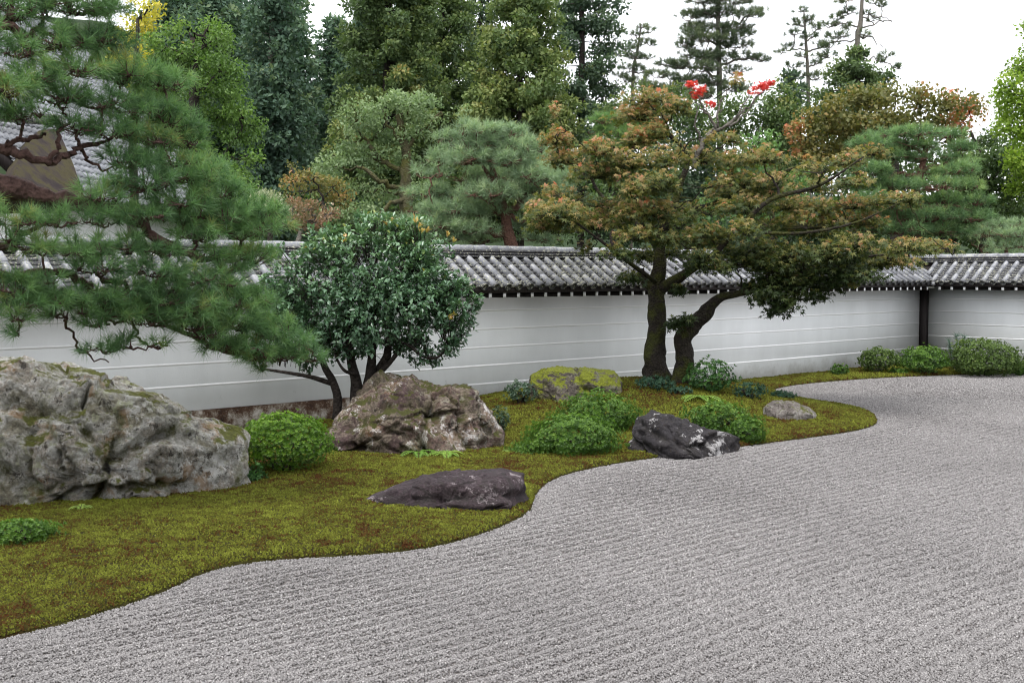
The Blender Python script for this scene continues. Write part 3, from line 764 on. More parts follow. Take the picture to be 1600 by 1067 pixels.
# ------------------------------------------------------------------ trees: shared machinery
def smooth_path(pts, n=6, wob=0.0):
    """Catmull-Rom through points, with a little crookedness"""
    p = np.asarray(pts, float); p = np.concatenate([p[:1] * 2 - p[1:2], p, p[-1:] * 2 - p[-2:-1]]); o = []
    for i in range(1, len(p) - 2):
        for t in np.linspace(0, 1, n, endpoint=False):
            o.append(0.5 * (2 * p[i] + (p[i + 1] - p[i - 1]) * t + (2 * p[i - 1] - 5 * p[i] + 4 * p[i + 1] - p[i + 2]) * t * t + (3 * p[i] - p[i - 1] - 3 * p[i + 1] + p[i + 2]) * t ** 3))
    o.append(p[-2]); o = np.array(o)
    if wob: o[1:-1] += rng.normal(0, wob, (len(o) - 2, 3))
    return o


class Wood:
    """trunk, limbs and twigs of one tree"""
    def __init__(s): s.mb = MB(); s.np = np.zeros((0, 3)); s.nr = np.zeros(0); s.A = []; s.B = []; s.ra = []; s.rb = []
    def limb(s, pts, rad, n=8, wob=0.0, rough=0.25, steps=5):
        pts = np.asarray(pts, float); rad = np.asarray(rad, float)
        q = smooth_path(pts, steps, wob); r = np.interp(np.linspace(0, 1, len(q)), np.linspace(0, 1, len(rad)), rad)
        s.mb.tube(q, r, n, rough); s.np = np.concatenate([s.np, q]); s.nr = np.concatenate([s.nr, r]); return q
    def px(s, pl, Y0=None, **kw):
        """limb given as (px, py, Y, width in photo pixels)"""
        return s.limb([P(a[0], a[1], a[2]) for a in pl], [a[3] * a[2] / F * 0.5 for a in pl], **kw)
    def attach(s, target, r_end=0.01, r_max=0.05, rise=0.25, wob=0.03, n=6, keep=True, below=0.6):
        """grow a limb from the nearest wood to a target point"""
        d = s.np - target; c = np.linalg.norm(d * [1, 1, 1.0], axis=1) + np.maximum(d[:, 2] , 0) * below
        i = int(c.argmin()); a = s.np[i]; L = np.linalg.norm(target - a)
        if L < 0.03: return
        mid = (a + target) * 0.5 + np.array([0, 0, -rise * 0.3 * L]) + rng.normal(0, 0.06 * L, 3)
        r0 = min(s.nr[i] * 0.75, r_max, r_end + 0.03 * L)
        q = smooth_path([a, mid, target], 4, wob * L * 0.4); r = np.linspace(r0, r_end, len(q))
        s.mb.tube(q, r, n, 0.2, cap=False)
        if keep: s.np = np.concatenate([s.np, q[2:]]); s.nr = np.concatenate([s.nr, r[2:]])
    def twigs(s, A, B, ra, rb): s.mb.rods(A, B, ra, rb)
    def build(s, name, m, parent): return s.mb.build(name, m, parent, smooth=True)


def near_nodes(wood_pts, q):
    """nearest wood point for every query point"""
    out = np.empty((len(q), 3))
    for i in range(0, len(q), 400):
        d = ((q[i:i + 400, None] - wood_pts[None]) ** 2).sum(2); out[i:i + 400] = wood_pts[d.argmin(1)]
    return out


def ell_points(n, c, r, shell=0.5, up=None):
    d = rdir(n)
    if up is not None: d[:, 2] = np.where(d[:, 2] < 0, d[:, 2] * up, d[:, 2])
    return c + d * r * (rng.random((n, 1)) ** shell)


def pad_px(px, py, rx, ry, Y, dep=None):
    k = Y / F; return P(px, py, Y), np.array([rx * k, (dep if dep else rx * k * 0.8), ry * k])


# ------------------------------------------------------------------ foreground pine reaching in from the left
PINE_N = leaf_mat('pine_needles', [(0.0, (0.03268, 0.06008, 0.03026)), (0.35, (0.06365, 0.1229, 0.05548)), (0.6, (0.1015, 0.1866, 0.07398)), (0.85, (0.1505, 0.2413, 0.09245)), (1.0, (0.2064, 0.2094, 0.07565))], 0.45, 0.3)


def pine_tree(name, label, trunk_pl, branch_pls, pads, needles, nn, L, wn, bark, needle_mat, dens=1.0, up=0.9, group=None, tone0=0.5, tuft=0.16, twig_r=0.006, auto=True):
    base = P(*trunk_pl[0][:3]); base[2] = ground_z(base) - 0.05 if base[1] < 31 and (base[:2] - CORNER) @ NL > 0 else -0.3
    t = thing(name, label, 'tree', base, group); inv = -base
    W = Wood(); W.px(trunk_pl, n=12)
    for pl in branch_pls: W.px(pl, n=8, wob=0.012 * pl[0][2] / 11)
    lv = Leaves(); A = []; B = []
    cent = [pad_px(*p[:5]) for p in pads]
    main = W.np.copy()
    order = np.argsort([np.min(np.linalg.norm(main - c, axis=1)) for c, _ in cent])
    for i in order:
        c, r = cent[i]; p = pads[i]; low = c - np.array([0, 0, r[2] * 0.5])
        W.attach(low, twig_r * 2.2, 0.05 * p[4] / 11, 0.1, 0.10)
        # two or three carrying shoots along the pad
        hubs = [low]
        for k in range(3 + int(r[0] / (tuft * 1.6))):
            a = rng.random() * 6.283; h = c + r * [math.cos(a) * 0.62, math.sin(a) * 0.62, -0.35 + 0.3 * rng.random()]
            W.attach(h, twig_r * 1.3, twig_r * 3, 0.1, 0.18, n=5); hubs.append(h)
        area = r[0] * r[2] * 3.14; n = max(6, int(area / (tuft * tuft) * 7.5 * dens)); r = r * np.array([1.0, 1.0, 1.0 + 0.2 * (dens > 1.7)])
        q = ell_points(n, c, r, 0.45, 0.55)
        if dens > 1.7: q = q[fbm(q * 1.3, 2, 93) > -0.30]; n = len(q)
        nn_ = near_nodes(np.array(hubs), q); A.append(nn_); B.append(q)
        out = unit((q - c) / r) * [0.8, 0.8, 0.5] + np.array([0, 0, up]) + unit(q - nn_) * 0.6
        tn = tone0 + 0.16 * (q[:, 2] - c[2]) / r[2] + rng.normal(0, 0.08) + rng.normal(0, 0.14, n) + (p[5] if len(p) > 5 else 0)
        lv.needles(q, out, nn, L, wn, tn, 0.85, L * 0.5)
    A = np.concatenate(A); B = np.concatenate(B)
    mid = (A + B) * 0.5 + rng.normal(0, 0.02, A.shape) * np.linalg.norm(B - A, axis=1)[:, None] * 3 - [0, 0, 0.02]
    W.twigs(A, mid, twig_r, twig_r * 0.75); W.twigs(mid, B, twig_r * 0.75, twig_r * 0.4)
    o = W.mb.build('trunk', bark, t, smooth=True); o.data.transform(__import__('mathutils').Matrix.Translation(Vector(inv)))
    o = lv.build('needles', needle_mat, t); o.data.transform(__import__('mathutils').Matrix.Translation(Vector(inv)))
    return t


FP = [  # px, py, rx, ry, Y
    (30, 15, 55, 28, 10.6), (110, 8, 55, 22, 10.9), (165, 14, 34, 20, 11.2), (80, 66, 48, 20, 10.7), (150, 62, 52, 28, 11.1), (25, 80, 28, 16, 10.4),
     (120, 108, 46, 20, 10.8), (190, 118, 52, 26, 11.2), (60, 122, 42, 22, 10.5), (15, 138, 34, 26, 10.3), (90, 152, 45, 18, 10.8),
    (255, 132, 46, 16, 11.5), (160, 160, 40, 14, 11.0), (35, 178, 45, 18, 10.5), (215, 176, 50, 20, 11.3), (275, 196, 40, 18, 11.6), (120, 200, 38, 16, 10.9),
    (175, 205, 38, 20, 11.1), (240, 218, 48, 20, 11.4), (300, 222, 24, 16, 11.7), (200, 252, 46, 18, 11.2), (270, 252, 44, 16, 11.5), 
    (225, 286, 60, 20, 11.2), (300, 278, 46, 22, 11.6), (160, 306, 48, 14, 11.0), (345, 300, 38, 20, 11.8), (280, 316, 52, 20, 11.5), 
    (30, 345, 45, 13, 10.4), (345, 338, 44, 20, 11.8), (408, 330, 36, 18, 12.1), (385, 358, 46, 20, 12.0), (432, 350, 22, 10, 12.3), (225, 336, 54, 14, 11.2),
    (310, 366, 46, 18, 11.6), (90, 346, 46, 14, 10.7), (160, 346, 42, 13, 11.0), (60, 388, 40, 14, 10.6), (130, 392, 46, 17, 10.9), (200, 386, 40, 16, 11.2),
    (15, 372, 22, 12, 10.4), (150, 418, 44, 17, 11.0), (335, 398, 32, 12, 11.8), (395, 402, 32, 20, 12.1), (245, 424, 44, 14, 11.3), (300, 436, 42, 16, 11.5),
    (22, 452, 30, 15, 10.5), (345, 442, 38, 18, 11.8), (65, 470, 50, 16, 10.7), (130, 468, 50, 15, 11.0), (190, 478, 46, 16, 11.2), (255, 470, 44, 16, 11.4),
    (310, 478, 48, 18, 11.6), (365, 474, 36, 20, 11.9), (20, 496, 26, 12, 10.5), (150, 505, 36, 10, 11.1), (240, 502, 46, 14, 11.4), (300, 508, 44, 15, 11.6),
    (375, 506, 44, 20, 12.0), (425, 520, 42, 20, 12.3), (465, 545, 36, 17, 12.5), (380, 540, 46, 16, 12.1), (430, 558, 42, 13, 12.4), (340, 540, 36, 10, 11.9),
    (160, 545, 28, 12, 11.2), (195, 538, 20, 10, 11.3), (485, 560, 20, 8, 12.6), (25, 520, 10, 8, 10.6), (250, 540, 16, 7, 11.5), (410, 575, 8, 8, 12.3), (40, 472, 40, 14, 10.6), (100, 488, 44, 14, 10.9), (170, 492, 46, 14, 11.2), (225, 488, 40, 15, 11.3), (285, 490, 44, 15, 11.5), (340, 506, 40, 16, 11.8), (205, 452, 40, 13, 11.2), (265, 448, 36, 13, 11.4), (400, 470, 30, 16, 12.1), (360, 418, 34, 14, 11.9), (60, 440, 40, 12, 10.7), (250, 394, 36, 13, 11.4), (290, 338, 44, 16, 11.6), (330, 260, 26, 14, 11.8), (250, 175, 36, 16, 11.5), (320, 522, 36, 12, 11.7), (400, 555, 36, 12, 12.2)]
FPX = [(-60, -40, 90, 40, 10.6), (60, -70, 90, 40, 10.8), (170, -60, 70, 30, 11.0), (-60, 60, 60, 40, 10.2), (-70, 150, 60, 40, 10.2), (-70, 330, 60, 30, 10.2), (-60, 420, 60, 30, 10.3), (-160, -60, 90, 50, 10.2), (-180, 80, 80, 40, 10.0), (-30, -150, 120, 50, 10.8), (120, -150, 90, 40, 11.0), (-180, -170, 110, 50, 10.5), (-60, -250, 130, 50, 10.8)]
FB = [
    [(-290, 190, 10.6, 70), (-120, 262, 10.6, 52), (0, 292, 10.6, 40), (70, 307, 10.7, 28), (150, 322, 10.9, 20), (215, 348, 11.1, 18), (255, 379, 11.2, 14), (325, 405, 11.6, 9), (400, 392, 12.0, 6)],
    [(-270, 130, 10.6, 50), (-90, 215, 10.4, 26), (0, 233, 10.5, 16), (40, 242, 10.5, 14), (75, 253, 10.6, 13), (100, 245, 10.7, 10), (124, 230, 10.8, 8), (160, 222, 11.0, 6)],
    [(75, 253, 10.6, 9), (88, 232, 10.6, 9), (92, 205, 10.6, 6), (110, 190, 10.7, 4)],
    [(124, 230, 10.8, 5), (135, 248, 10.9, 5), (160, 266, 11.0, 4), (190, 280, 11.2, 4)],
    [(0, 233, 10.5, 8), (22, 222, 10.5, 8), (48, 214, 10.6, 7), (72, 210, 10.7, 6)],
    [(-300, -60, 10.6, 50), (-60, 30, 10.3, 24), (8, 40, 10.3, 16), (35, 60, 10.4, 12), (58, 50, 10.6, 8), (95, 60, 10.8, 6), (180, 62, 11.2, 4)],
    [(8, 40, 10.3, 12), (18, 22, 10.3, 11), (14, -10, 10.3, 9)], [(14, 38, 10.3, 10), (4, 46, 10.2, 8), (-20, 52, 10.2, 7)],
    [(35, 60, 10.4, 10), (44, 78, 10.4, 8), (80, 96, 10.6, 6), (130, 110, 10.8, 4)],
    [(95, -20, 10.8, 9), (105, 8, 10.8, 7), (118, 20, 10.9, 7), (150, 20, 11.0, 6), (182, 8, 11.1, 4)], [(70, -20, 10.6, 8), (72, 20, 10.6, 5), (60, 40, 10.6, 4)],
    [(100, 130, 10.8, 6), (118, 150, 10.9, 7), (135, 166, 11.0, 5), (165, 172, 11.1, 4)],
    [(-280, 300, 10.6, 50), (-100, 380, 10.4, 26), (0, 388, 10.5, 14), (26, 380, 10.6, 12), (40, 362, 10.6, 8), (90, 346, 10.7, 6)],
    [(-100, 380, 10.4, 22), (0, 430, 10.6, 15), (50, 425, 10.7, 10), (105, 428, 10.9, 13), (140, 448, 11.0, 13), (165, 470, 11.1, 12), (210, 470, 11.2, 9), (262, 462, 11.4, 6), (320, 468, 11.7, 5)],
    [(160, 440, 11.0, 8), (195, 446, 11.2, 8), (212, 470, 11.3, 6), (245, 500, 11.4, 5)],
    [(245, 500, 11.4, 6), (310, 530, 11.7, 8), (340, 545, 11.9, 9), (395, 552, 12.1, 8), (430, 560, 12.3, 5), (480, 562, 12.6, 3)],
    [(325, 540, 11.8, 5), (350, 520, 11.9, 5), (362, 500, 11.9, 4)],
    [(100, 500, 10.9, 5), (112, 520, 11.0, 4), (122, 545, 11.1, 4), (140, 556, 11.2, 3), (170, 566, 11.3, 2)],
    [(205, 500, 11.2, 5), (214, 520, 11.3, 4), (226, 538, 11.4, 4), (262, 540, 11.6, 3)],
    [(180, 210, 11.1, 5), (215, 219, 11.3, 5), (262, 226, 11.5, 4), (300, 222, 11.7, 3)]]
pine_tree('pine_tree', 'old red barked pine spreading needle pads over the huge boulder at the left', [(-330, 800, 10.6, 120), (-310, 500, 10.6, 105), (-285, 230, 10.6, 95), (-310, -80, 10.7, 75), (-300, -300, 10.8, 40)],
          FB, [(a[0], a[1], a[2] * 1.03, a[3] * 1.08, a[4] - 0.2) for a in FP + FPX], None, 46, 0.135, 0.0050, PINE_BARK, PINE_N, 1.15, 0.55, tuft=0.15, twig_r=0.006, tone0=0.55)

# ------------------------------------------------------------------ camellia between the boulder and the wall
CAM_L = leaf_mat('camellia_leaves', [(0.0, (0.0286, 0.0594, 0.033)), (0.45, (0.0638, 0.1232, 0.066)), (0.75, (0.1045, 0.1815, 0.088)), (0.86, (0.11, 0.176, 0.055)), (0.95, (0.286, 0.264, 0.066)), (1.0, (0.374, 0.209, 0.066))], 0.30, 0.12, 0.7)
def leaf_clusters(lv, q, c, per, L, W, tone, spread, up=0.3, jit=0.08, fold=0.2, droop=0.15):
    n = len(q); out = unit(q - c); qq = np.repeat(q, per, 0); oo = np.repeat(out, per, 0)
    d = unit(oo * 0.7 + rdir(n * per) * 0.9 + [0, 0, up]); pos = qq + rdir(n * per) * spread * rng.random((n * per, 1))
    nr = unit(oo * 0.5 + np.array([0, 0, 1.0]) + rdir(n * per) * 0.45)
    k = 0.7 + 0.5 * rng.random(n * per)
    lv.blades(pos, d, nr, L * k, W * k, np.repeat(np.broadcast_to(tone, n), per) + rng.normal(0, jit, n * per), fold, droop)


base = P(548, 652, 16.9); base[2] = ground_z(base)
cm = thing('camellia_tree', 'round glossy leaved camellia with several dark stems behind the russet boulder', 'tree', base)
W = Wood(); Yc = 16.9
W.px([(527, 655, Yc, 15), (527, 622, Yc, 14), (520, 596, Yc, 12), (508, 574, Yc, 11), (500, 548, Yc, 10), (490, 505, Yc, 8)])
W.px([(520, 600, Yc, 8), (490, 590, Yc - .1, 7), (460, 584, Yc - .2, 5), (415, 577, Yc - .3, 4)])
W.px([(556, 655, Yc, 23), (558, 615, Yc, 20), (556, 590, Yc, 16), (548, 560, Yc, 13), (545, 520, Yc, 12), (540, 450, Yc, 8)])
W.px([(560, 640, Yc, 20), (574, 602, Yc, 17), (580, 570, Yc, 15), (582, 535, Yc, 12), (585, 450, Yc, 8)])
W.px([(562, 630, Yc, 18), (584, 590, Yc + .1, 14), (602, 562, Yc, 13), (606, 545, Yc, 11), (612, 500, Yc, 9), (640, 430, Yc, 6)])
W.px([(582, 592, Yc, 9), (604, 572, Yc - .1, 8), (620, 552, Yc - .1, 7), (626, 538, Yc - .1, 6), (640, 540, Yc - .2, 6), (660, 556, Yc - .2, 5), (684, 558, Yc - .2, 4), (700, 540, Yc - .1, 3)])
W.px([(556, 585, Yc - .1, 6), (540, 580, Yc - .2, 5), (530, 568, Yc - .2, 4), (520, 545, Yc - .2, 3)])
lv = Leaves(); core = P(578, 470, Yc)
blobs = [(580, 430, 120, 82), (500, 470, 85, 70), (655, 470, 80, 75), (575, 485, 140, 60), (455, 480, 48, 45), (690, 515, 42, 32), (665, 540, 55, 20), (500, 530, 70, 28), (590, 372, 70, 34), (655, 400, 50, 40), (525, 385, 55, 35),
         (720, 500, 28, 18), (440, 552, 34, 10), (560, 535, 90, 18), (420, 500, 26, 26), (470, 425, 45, 40), (700, 460, 36, 36), (480, 566, 20, 10), (560, 348, 30, 12), (640, 352, 34, 14), (600, 340, 24, 8), (435, 440, 26, 26), (430, 500, 34, 30), (450, 400, 30, 22), (480, 520, 50, 30), (735, 470, 16, 14), (660, 560, 36, 10), (530, 552, 40, 12)]
A = []; B = []
for bx, by, rx, ry in blobs:
    c, r = pad_px(bx, by, rx, ry, Yc); r[1] = min(r[1], 1.0)
    if rx > 40: W.attach(c, 0.012, 0.03, 0.2, 0.15)
    n = int(rx * ry * 0.052); q = ell_points(n, c, r, 0.36)
    q = q[fbm(q * 2.6, 2, 55) > -0.27]; n = len(q)
    hub = W.np; A.append(near_nodes(hub, q) * 0.5 + q * 0.5 - [0, 0, 0.05]); B.append(q)
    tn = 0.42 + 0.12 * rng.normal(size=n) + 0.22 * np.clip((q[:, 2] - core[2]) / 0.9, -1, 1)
    top = (q[:, 2] - core[2]) > 0.62
    tn = np.where(top & (rng.random(n) < 0.006), 0.84, np.minimum(tn, 0.80))
    leaf_clusters(lv, q, core, 9, 0.080, 0.047, tn, 0.085, 0.15)
for bx, by in ((655, 356), (660, 362), (704, 372), (708, 490)):
    leaf_clusters(lv, np.repeat(P(bx, by, Yc - 0.3)[None], 2, 0) + rng.normal(0, 0.03, (2, 3)), core, 7, 0.08, 0.035, 0.97, 0.03, 1.0, 0.02)
W.twigs(np.concatenate(A), np.concatenate(B), 0.006, 0.003)
TM = __import__('mathutils').Matrix.Translation
def finish(t, W, lv, bark, leafm, crown='crown'):
    inv = -np.array(t.location)
    if W: o = W.mb.build('trunk', bark, t, smooth=True); o.data.transform(TM(Vector(inv)))
    if lv: o = lv.build(crown, leafm, t); o.data.transform(TM(Vector(inv)))
    return t
finish(cm, W, lv, DARK_BARK, CAM_L)

# ------------------------------------------------------------------ maple in front of the long wall
MAPLE_L = leaf_mat('maple_leaves', gain=1.95, trans=0.35, rough=0.45, stops=[(0.0, (0.01468, 0.02576, 0.008086)), (0.3, (0.03486, 0.04991, 0.01348)), (0.5, (0.08256, 0.08695, 0.02156)), (0.66, (0.1513, 0.1167, 0.04044)), (0.84, (0.2476, 0.1368, 0.07747)), (1.0, (0.2752, 0.0805, 0.0337))])
RED_L = leaf_mat('scarlet_maple_leaves', [(0.0, (0.36, 0.024, 0.024)), (1.0, (0.496, 0.064, 0.048))], 0.5, 0.35)
base = P(1040, 606, 21.3); base[2] = ground_z(base)
mp = thing('maple_tree', 'spreading twin trunk maple turning orange in front of the long white wall', 'tree', base)
Ym = 21.3; W = Wood()
W.px([(1028, 625, Ym, 62), (1025, 598, Ym, 46), (1024, 572, Ym, 37), (1023, 548, Ym, 33), (1028, 510, Ym, 27), (1027, 478, Ym, 28), (1024, 448, Ym, 26), (1030, 418, Ym, 19), (1031, 395, Ym, 16), (1034, 365, Ym, 14), (1050, 330, Ym, 12), (1062, 290, Ym, 9), (1075, 245, Ym, 7), (1040, 205, Ym, 5)], n=14, rough=0.45)
W.px([(1052, 622, Ym - .15, 50), (1064, 592, Ym - .15, 28), (1069, 560, Ym - .15, 28), (1066, 530, Ym - .2, 27), (1080, 508, Ym - .2, 29), (1098, 494, Ym - .25, 24), (1111, 476, Ym - .3, 19), (1128, 464, Ym - .35, 14), (1155, 458, Ym - .4, 12), (1195, 448, Ym - .5, 9), (1240, 432, Ym - .6, 7), (1300, 412, Ym - .7, 5)], n=12, rough=0.4)
W.px([(1024, 450, Ym, 20), (1008, 440, Ym, 16), (1000, 424, Ym, 15)], n=8)
W.px([(1030, 452, Ym, 20), (1052, 440, Ym - .2, 18), (1082, 420, Ym - .5, 13), (1115, 398, Ym - .8, 10), (1150, 360, Ym - 1, 9), (1205, 312, Ym - 1.1, 7), (1280, 290, Ym - 1.2, 5), (1350, 245, Ym - 1.2, 3)], n=9)
W.px([(1031, 400, Ym, 10), (1015, 370, Ym + .4, 9), (985, 340, Ym + .8, 7), (935, 300, Ym + 1, 5), (905, 225, Ym + 1, 3)], n=7)
W.px([(1050, 330, Ym, 9), (1110, 320, Ym + .5, 7), (1170, 290, Ym + 1.0, 6), (1240, 262, Ym + 1.3, 4)], n=7)
W.px([(1024, 440, Ym - .2, 9), (985, 412, Ym - .8, 6), (950, 385, Ym - 1.1, 5), (890, 340, Ym - 1.3, 3)], n=6)
W.px([(1150, 360, Ym - 1, 6), (1240, 365, Ym - 1.4, 5), (1330, 350, Ym - 1.6, 4), (1410, 315, Ym - 1.6, 2)], n=6)
W.px([(1240, 432, Ym - .6, 5), (1330, 405, Ym - 1.0, 4), (1420, 395, Ym - 1.2, 3), (1480, 388, Ym - 1.2, 2)], n=6)
MPAD = [(1012, 150, 40, 14), (995, 178, 50, 14), (1060, 165, 24, 12), (1148, 126, 24, 9), (1130, 140, 22, 8), (872, 172, 14, 14), (885, 195, 22, 14), (870, 215, 30, 14), (905, 215, 26, 10), (880, 245, 40, 14),
        (930, 232, 40, 14), (985, 215, 44, 16), (1035, 205, 40, 16), (1085, 208, 30, 14), (930, 268, 50, 16), (985, 252, 48, 18), (1040, 248, 46, 18), (1090, 245, 44, 16), (1135, 215, 26, 10), (1140, 250, 40, 14),
        (880, 300, 45, 14), (850, 328, 34, 12), (880, 340, 50, 14), (930, 312, 52, 16), (985, 290, 50, 18), (1040, 285, 50, 18), (1100, 282, 50, 18), (1155, 282, 48, 16), (1190, 245, 42, 14), (1235, 255, 42, 14),
        (1285, 262, 46, 13), (1330, 250, 42, 11), (1362, 236, 32, 10), (1215, 282, 48, 15), (1275, 290, 46, 14), (1335, 282, 34, 10), (930, 350, 52, 14), (985, 328, 50, 16), (1000, 365, 46, 12), (1050, 330, 50, 16),
        (1105, 325, 50, 16), (1165, 322, 50, 16), (1225, 318, 50, 16), (1280, 322, 46, 15), (1330, 318, 42, 12), (1385, 312, 44, 10), (1420, 310, 20, 8), (1345, 345, 44, 12), (1060, 372, 40, 10), (1110, 362, 48, 14),
        (1165, 358, 52, 15), (1225, 355, 52, 16), (1285, 358, 50, 15), (1335, 378, 50, 14), (1095, 400, 42, 10), (1140, 392, 50, 12), (1195, 388, 50, 14), (1250, 390, 52, 16), (1305, 395, 52, 16), (1370, 388, 44, 13),
        (1420, 385, 44, 11), (1465, 385, 34, 9), (1490, 386, 14, 6), (1200, 418, 46, 12), (1255, 422, 50, 14), (1310, 420, 48, 14), (1360, 412, 40, 12), (1405, 408, 38, 9), (1190, 442, 40, 10), (1240, 446, 44, 11),
        (1285, 444, 36, 12), (1320, 436, 22, 8), (1205, 468, 34, 9), (1245, 462, 30, 8), (1270, 462, 26, 8), (1215, 484, 20, 7), (1190, 462, 30, 8), (1060, 452, 12, 5), (1052, 505, 12, 8), (1074, 498, 20, 6), (985, 432, 22, 7), (960, 392, 26, 9),
        (925, 385, 22, 9), (1060, 345, 60, 18), (1100, 372, 60, 15), (1040, 392, 34, 10), (1000, 398, 40, 10), (1150, 410, 50, 12), (1105, 415, 44, 9), (870, 330, 60, 16), (835, 325, 24, 12), (850, 352, 34, 10), (945, 330, 60, 18), (1010, 330, 60, 18), (1200, 340, 60, 18), (1260, 345, 60, 18), (1320, 340, 50, 16), (1200, 405, 60, 16), (1265, 408, 60, 18), (1330, 405, 56, 16), (1390, 398, 50, 14), (1290, 432, 50, 13), (1225, 432, 50, 14), (1345, 428, 40, 11), (1230, 476, 26, 8), (1195, 452, 36, 10), (1140, 300, 40, 14), (1080, 300, 40, 14), (1200, 300, 40, 14), (1380, 400, 30, 9)]
lv = Leaves(); A = []; B = []
cent = []
for px, py, rx, ry in MPAD:
    Yp = Ym - 0.5 + rng.uniform(-1.3, 1.4) if rx > 24 else Ym - 0.3; 
    if py > 430: Yp = Ym - 0.5 - rng.random() * 0.4
    cent.append((*pad_px(px, py, rx, ry, Yp), py, px))
main = W.np.copy()
for i in np.argsort([np.min(np.linalg.norm(main - c[0], axis=1)) for c in cent]):
    c, r, py, px = cent[i]; r = r * [1.05, 1.1, 1.15]
    W.attach(c - [0, 0, r[2] * 0.6], 0.010, 0.045, 0.0, 0.10)
    n = int(r[0] * r[2] * 1750) + 40; q = ell_points(n, c, r, 0.42, 0.75)
    q = q[fbm(q * 2.0, 2, 57) > (-0.10 if py < 375 else -0.32)]; n = len(q)
    q[:, 2] -= 0.10 * ((q[:, 0] - c[0]) / r[0]) ** 2
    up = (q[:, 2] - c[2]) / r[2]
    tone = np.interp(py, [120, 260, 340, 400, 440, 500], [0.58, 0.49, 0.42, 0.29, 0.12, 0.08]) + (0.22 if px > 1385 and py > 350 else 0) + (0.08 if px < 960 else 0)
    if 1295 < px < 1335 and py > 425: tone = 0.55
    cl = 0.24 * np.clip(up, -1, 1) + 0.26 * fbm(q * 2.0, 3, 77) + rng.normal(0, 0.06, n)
    per = 2; qq = np.repeat(q, per, 0) + rdir(n * per) * 0.07
    d = unit((qq - c) * [1, 1, 0] / r + rdir(n * per) * 0.8 + [0, 0, -0.45]); nr = unit(np.array([0, -0.25, 1.0]) + rdir(n * per) * 0.55)
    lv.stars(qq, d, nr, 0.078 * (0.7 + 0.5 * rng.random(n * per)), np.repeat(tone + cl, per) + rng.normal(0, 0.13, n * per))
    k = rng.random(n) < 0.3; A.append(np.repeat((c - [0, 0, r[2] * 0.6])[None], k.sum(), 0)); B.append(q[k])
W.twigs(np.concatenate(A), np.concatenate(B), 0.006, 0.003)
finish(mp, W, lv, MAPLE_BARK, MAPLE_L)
# pale bare top with the last scarlet leaves
Wp = Wood()
Wp.px([(1082, 262, Ym, 9), (1092, 235, Ym, 8), (1112, 206, Ym, 7), (1130, 199, Ym, 5), (1165, 170, Ym, 4), (1195, 140, Ym, 2)], n=6, wob=0.02)
for pl in ([(1118, 203, Ym, 5), (1105, 175, Ym, 4), (1092, 150, Ym, 2)], [(1122, 200, Ym, 4), (1122, 170, Ym, 3), (1135, 140, Ym, 1.6)], [(1130, 199, Ym, 4), (1155, 186, Ym + .3, 3), (1180, 160, Ym + .3, 1.5)],
           [(1105, 175, Ym, 3), (1085, 160, Ym, 2), (1078, 140, Ym, 1.5)], [(1098, 225, Ym, 4), (1085, 185, Ym, 3), (1100, 150, Ym, 1.5)], [(1150, 183, Ym, 3), (1170, 150, Ym, 2), (1178, 140, Ym, 1)]):
    Wp.px(pl, n=5, wob=0.02)
o = Wp.mb.build('bare_branch', GREY_BARK, mp, smooth=True); o['label'] = 'pale bare branches near the top'; o.data.transform(TM(Vector(-base)))
lr = Leaves()
for px, py, rx, ry, n in ((1080, 131, 9, 7, 34), (1096, 140, 12, 8, 34), (1086, 148, 11, 6, 20), (1112, 162, 10, 5, 22), (1188, 135, 18, 7, 62), (1178, 145, 12, 5, 22), (1203, 130, 8, 6, 20)):
    c, r = pad_px(px, py, rx, ry, Ym); q = ell_points(n, c, r, 0.5); d = unit(rdir(n) + [0, 0, -0.4])
    lr.stars(q, d, unit(rdir(n) * 0.6 + [0, 0, 1]), 0.07, rng.random(n))
o = lr.build('scarlet_leaves', RED_L, mp); o['label'] = 'scarlet leaves on the bare top branches'; o.data.transform(TM(Vector(-base)))

# ------------------------------------------------------------------ clipped azaleas and small plants
AZ_BRIGHT = leaf_mat('azalea_leaves_bright', [(0.0, (0.0218, 0.04724, 0.008721)), (0.4, (0.0545, 0.1127, 0.01454)), (0.75, (0.109, 0.1962, 0.0218)), (1.0, (0.1744, 0.2616, 0.03634))], 0.45, 0.3)
AZ_MID = leaf_mat('azalea_leaves_mid', [(0.0, (0.01481, 0.03442, 0.008453)), (0.4, (0.04174, 0.08951, 0.01561)), (0.75, (0.08411, 0.155, 0.02471)), (1.0, (0.1414, 0.2135, 0.03902))], 0.45, 0.3)
AZ_DARK = leaf_mat('azalea_leaves_dark', [(0.0, (0.012, 0.032, 0.012)), (0.45, (0.030, 0.075, 0.022)), (0.8, (0.060, 0.130, 0.032)), (1.0, (0.11, 0.18, 0.05))], 0.65, 0.2, 0.2)
AZ_OLIVE = leaf_mat('azalea_leaves_olive', [(0.0, (0.02016, 0.0315, 0.0096)), (0.45, (0.0468, 0.07875, 0.0176)), (0.8, (0.0828, 0.1275, 0.0288)), (1.0, (0.1368, 0.1725, 0.048))], 0.5, 0.25)
GREYLEAF = leaf_mat('grey_green_leaves', [(0.0, (0.0187, 0.03825, 0.0238)), (0.5, (0.04675, 0.08075, 0.051)), (1.0, (0.119, 0.1615, 0.1105))], 0.4, 0.2)
BLUELEAF = leaf_mat('blue_green_leaves', [(0.0, (0.0112, 0.0288, 0.0192)), (0.5, (0.0256, 0.0576, 0.036)), (1.0, (0.06, 0.104, 0.064))], 0.6, 0.2, 0.2)
SB = 'clipped azaleas and low shrubs on the moss'


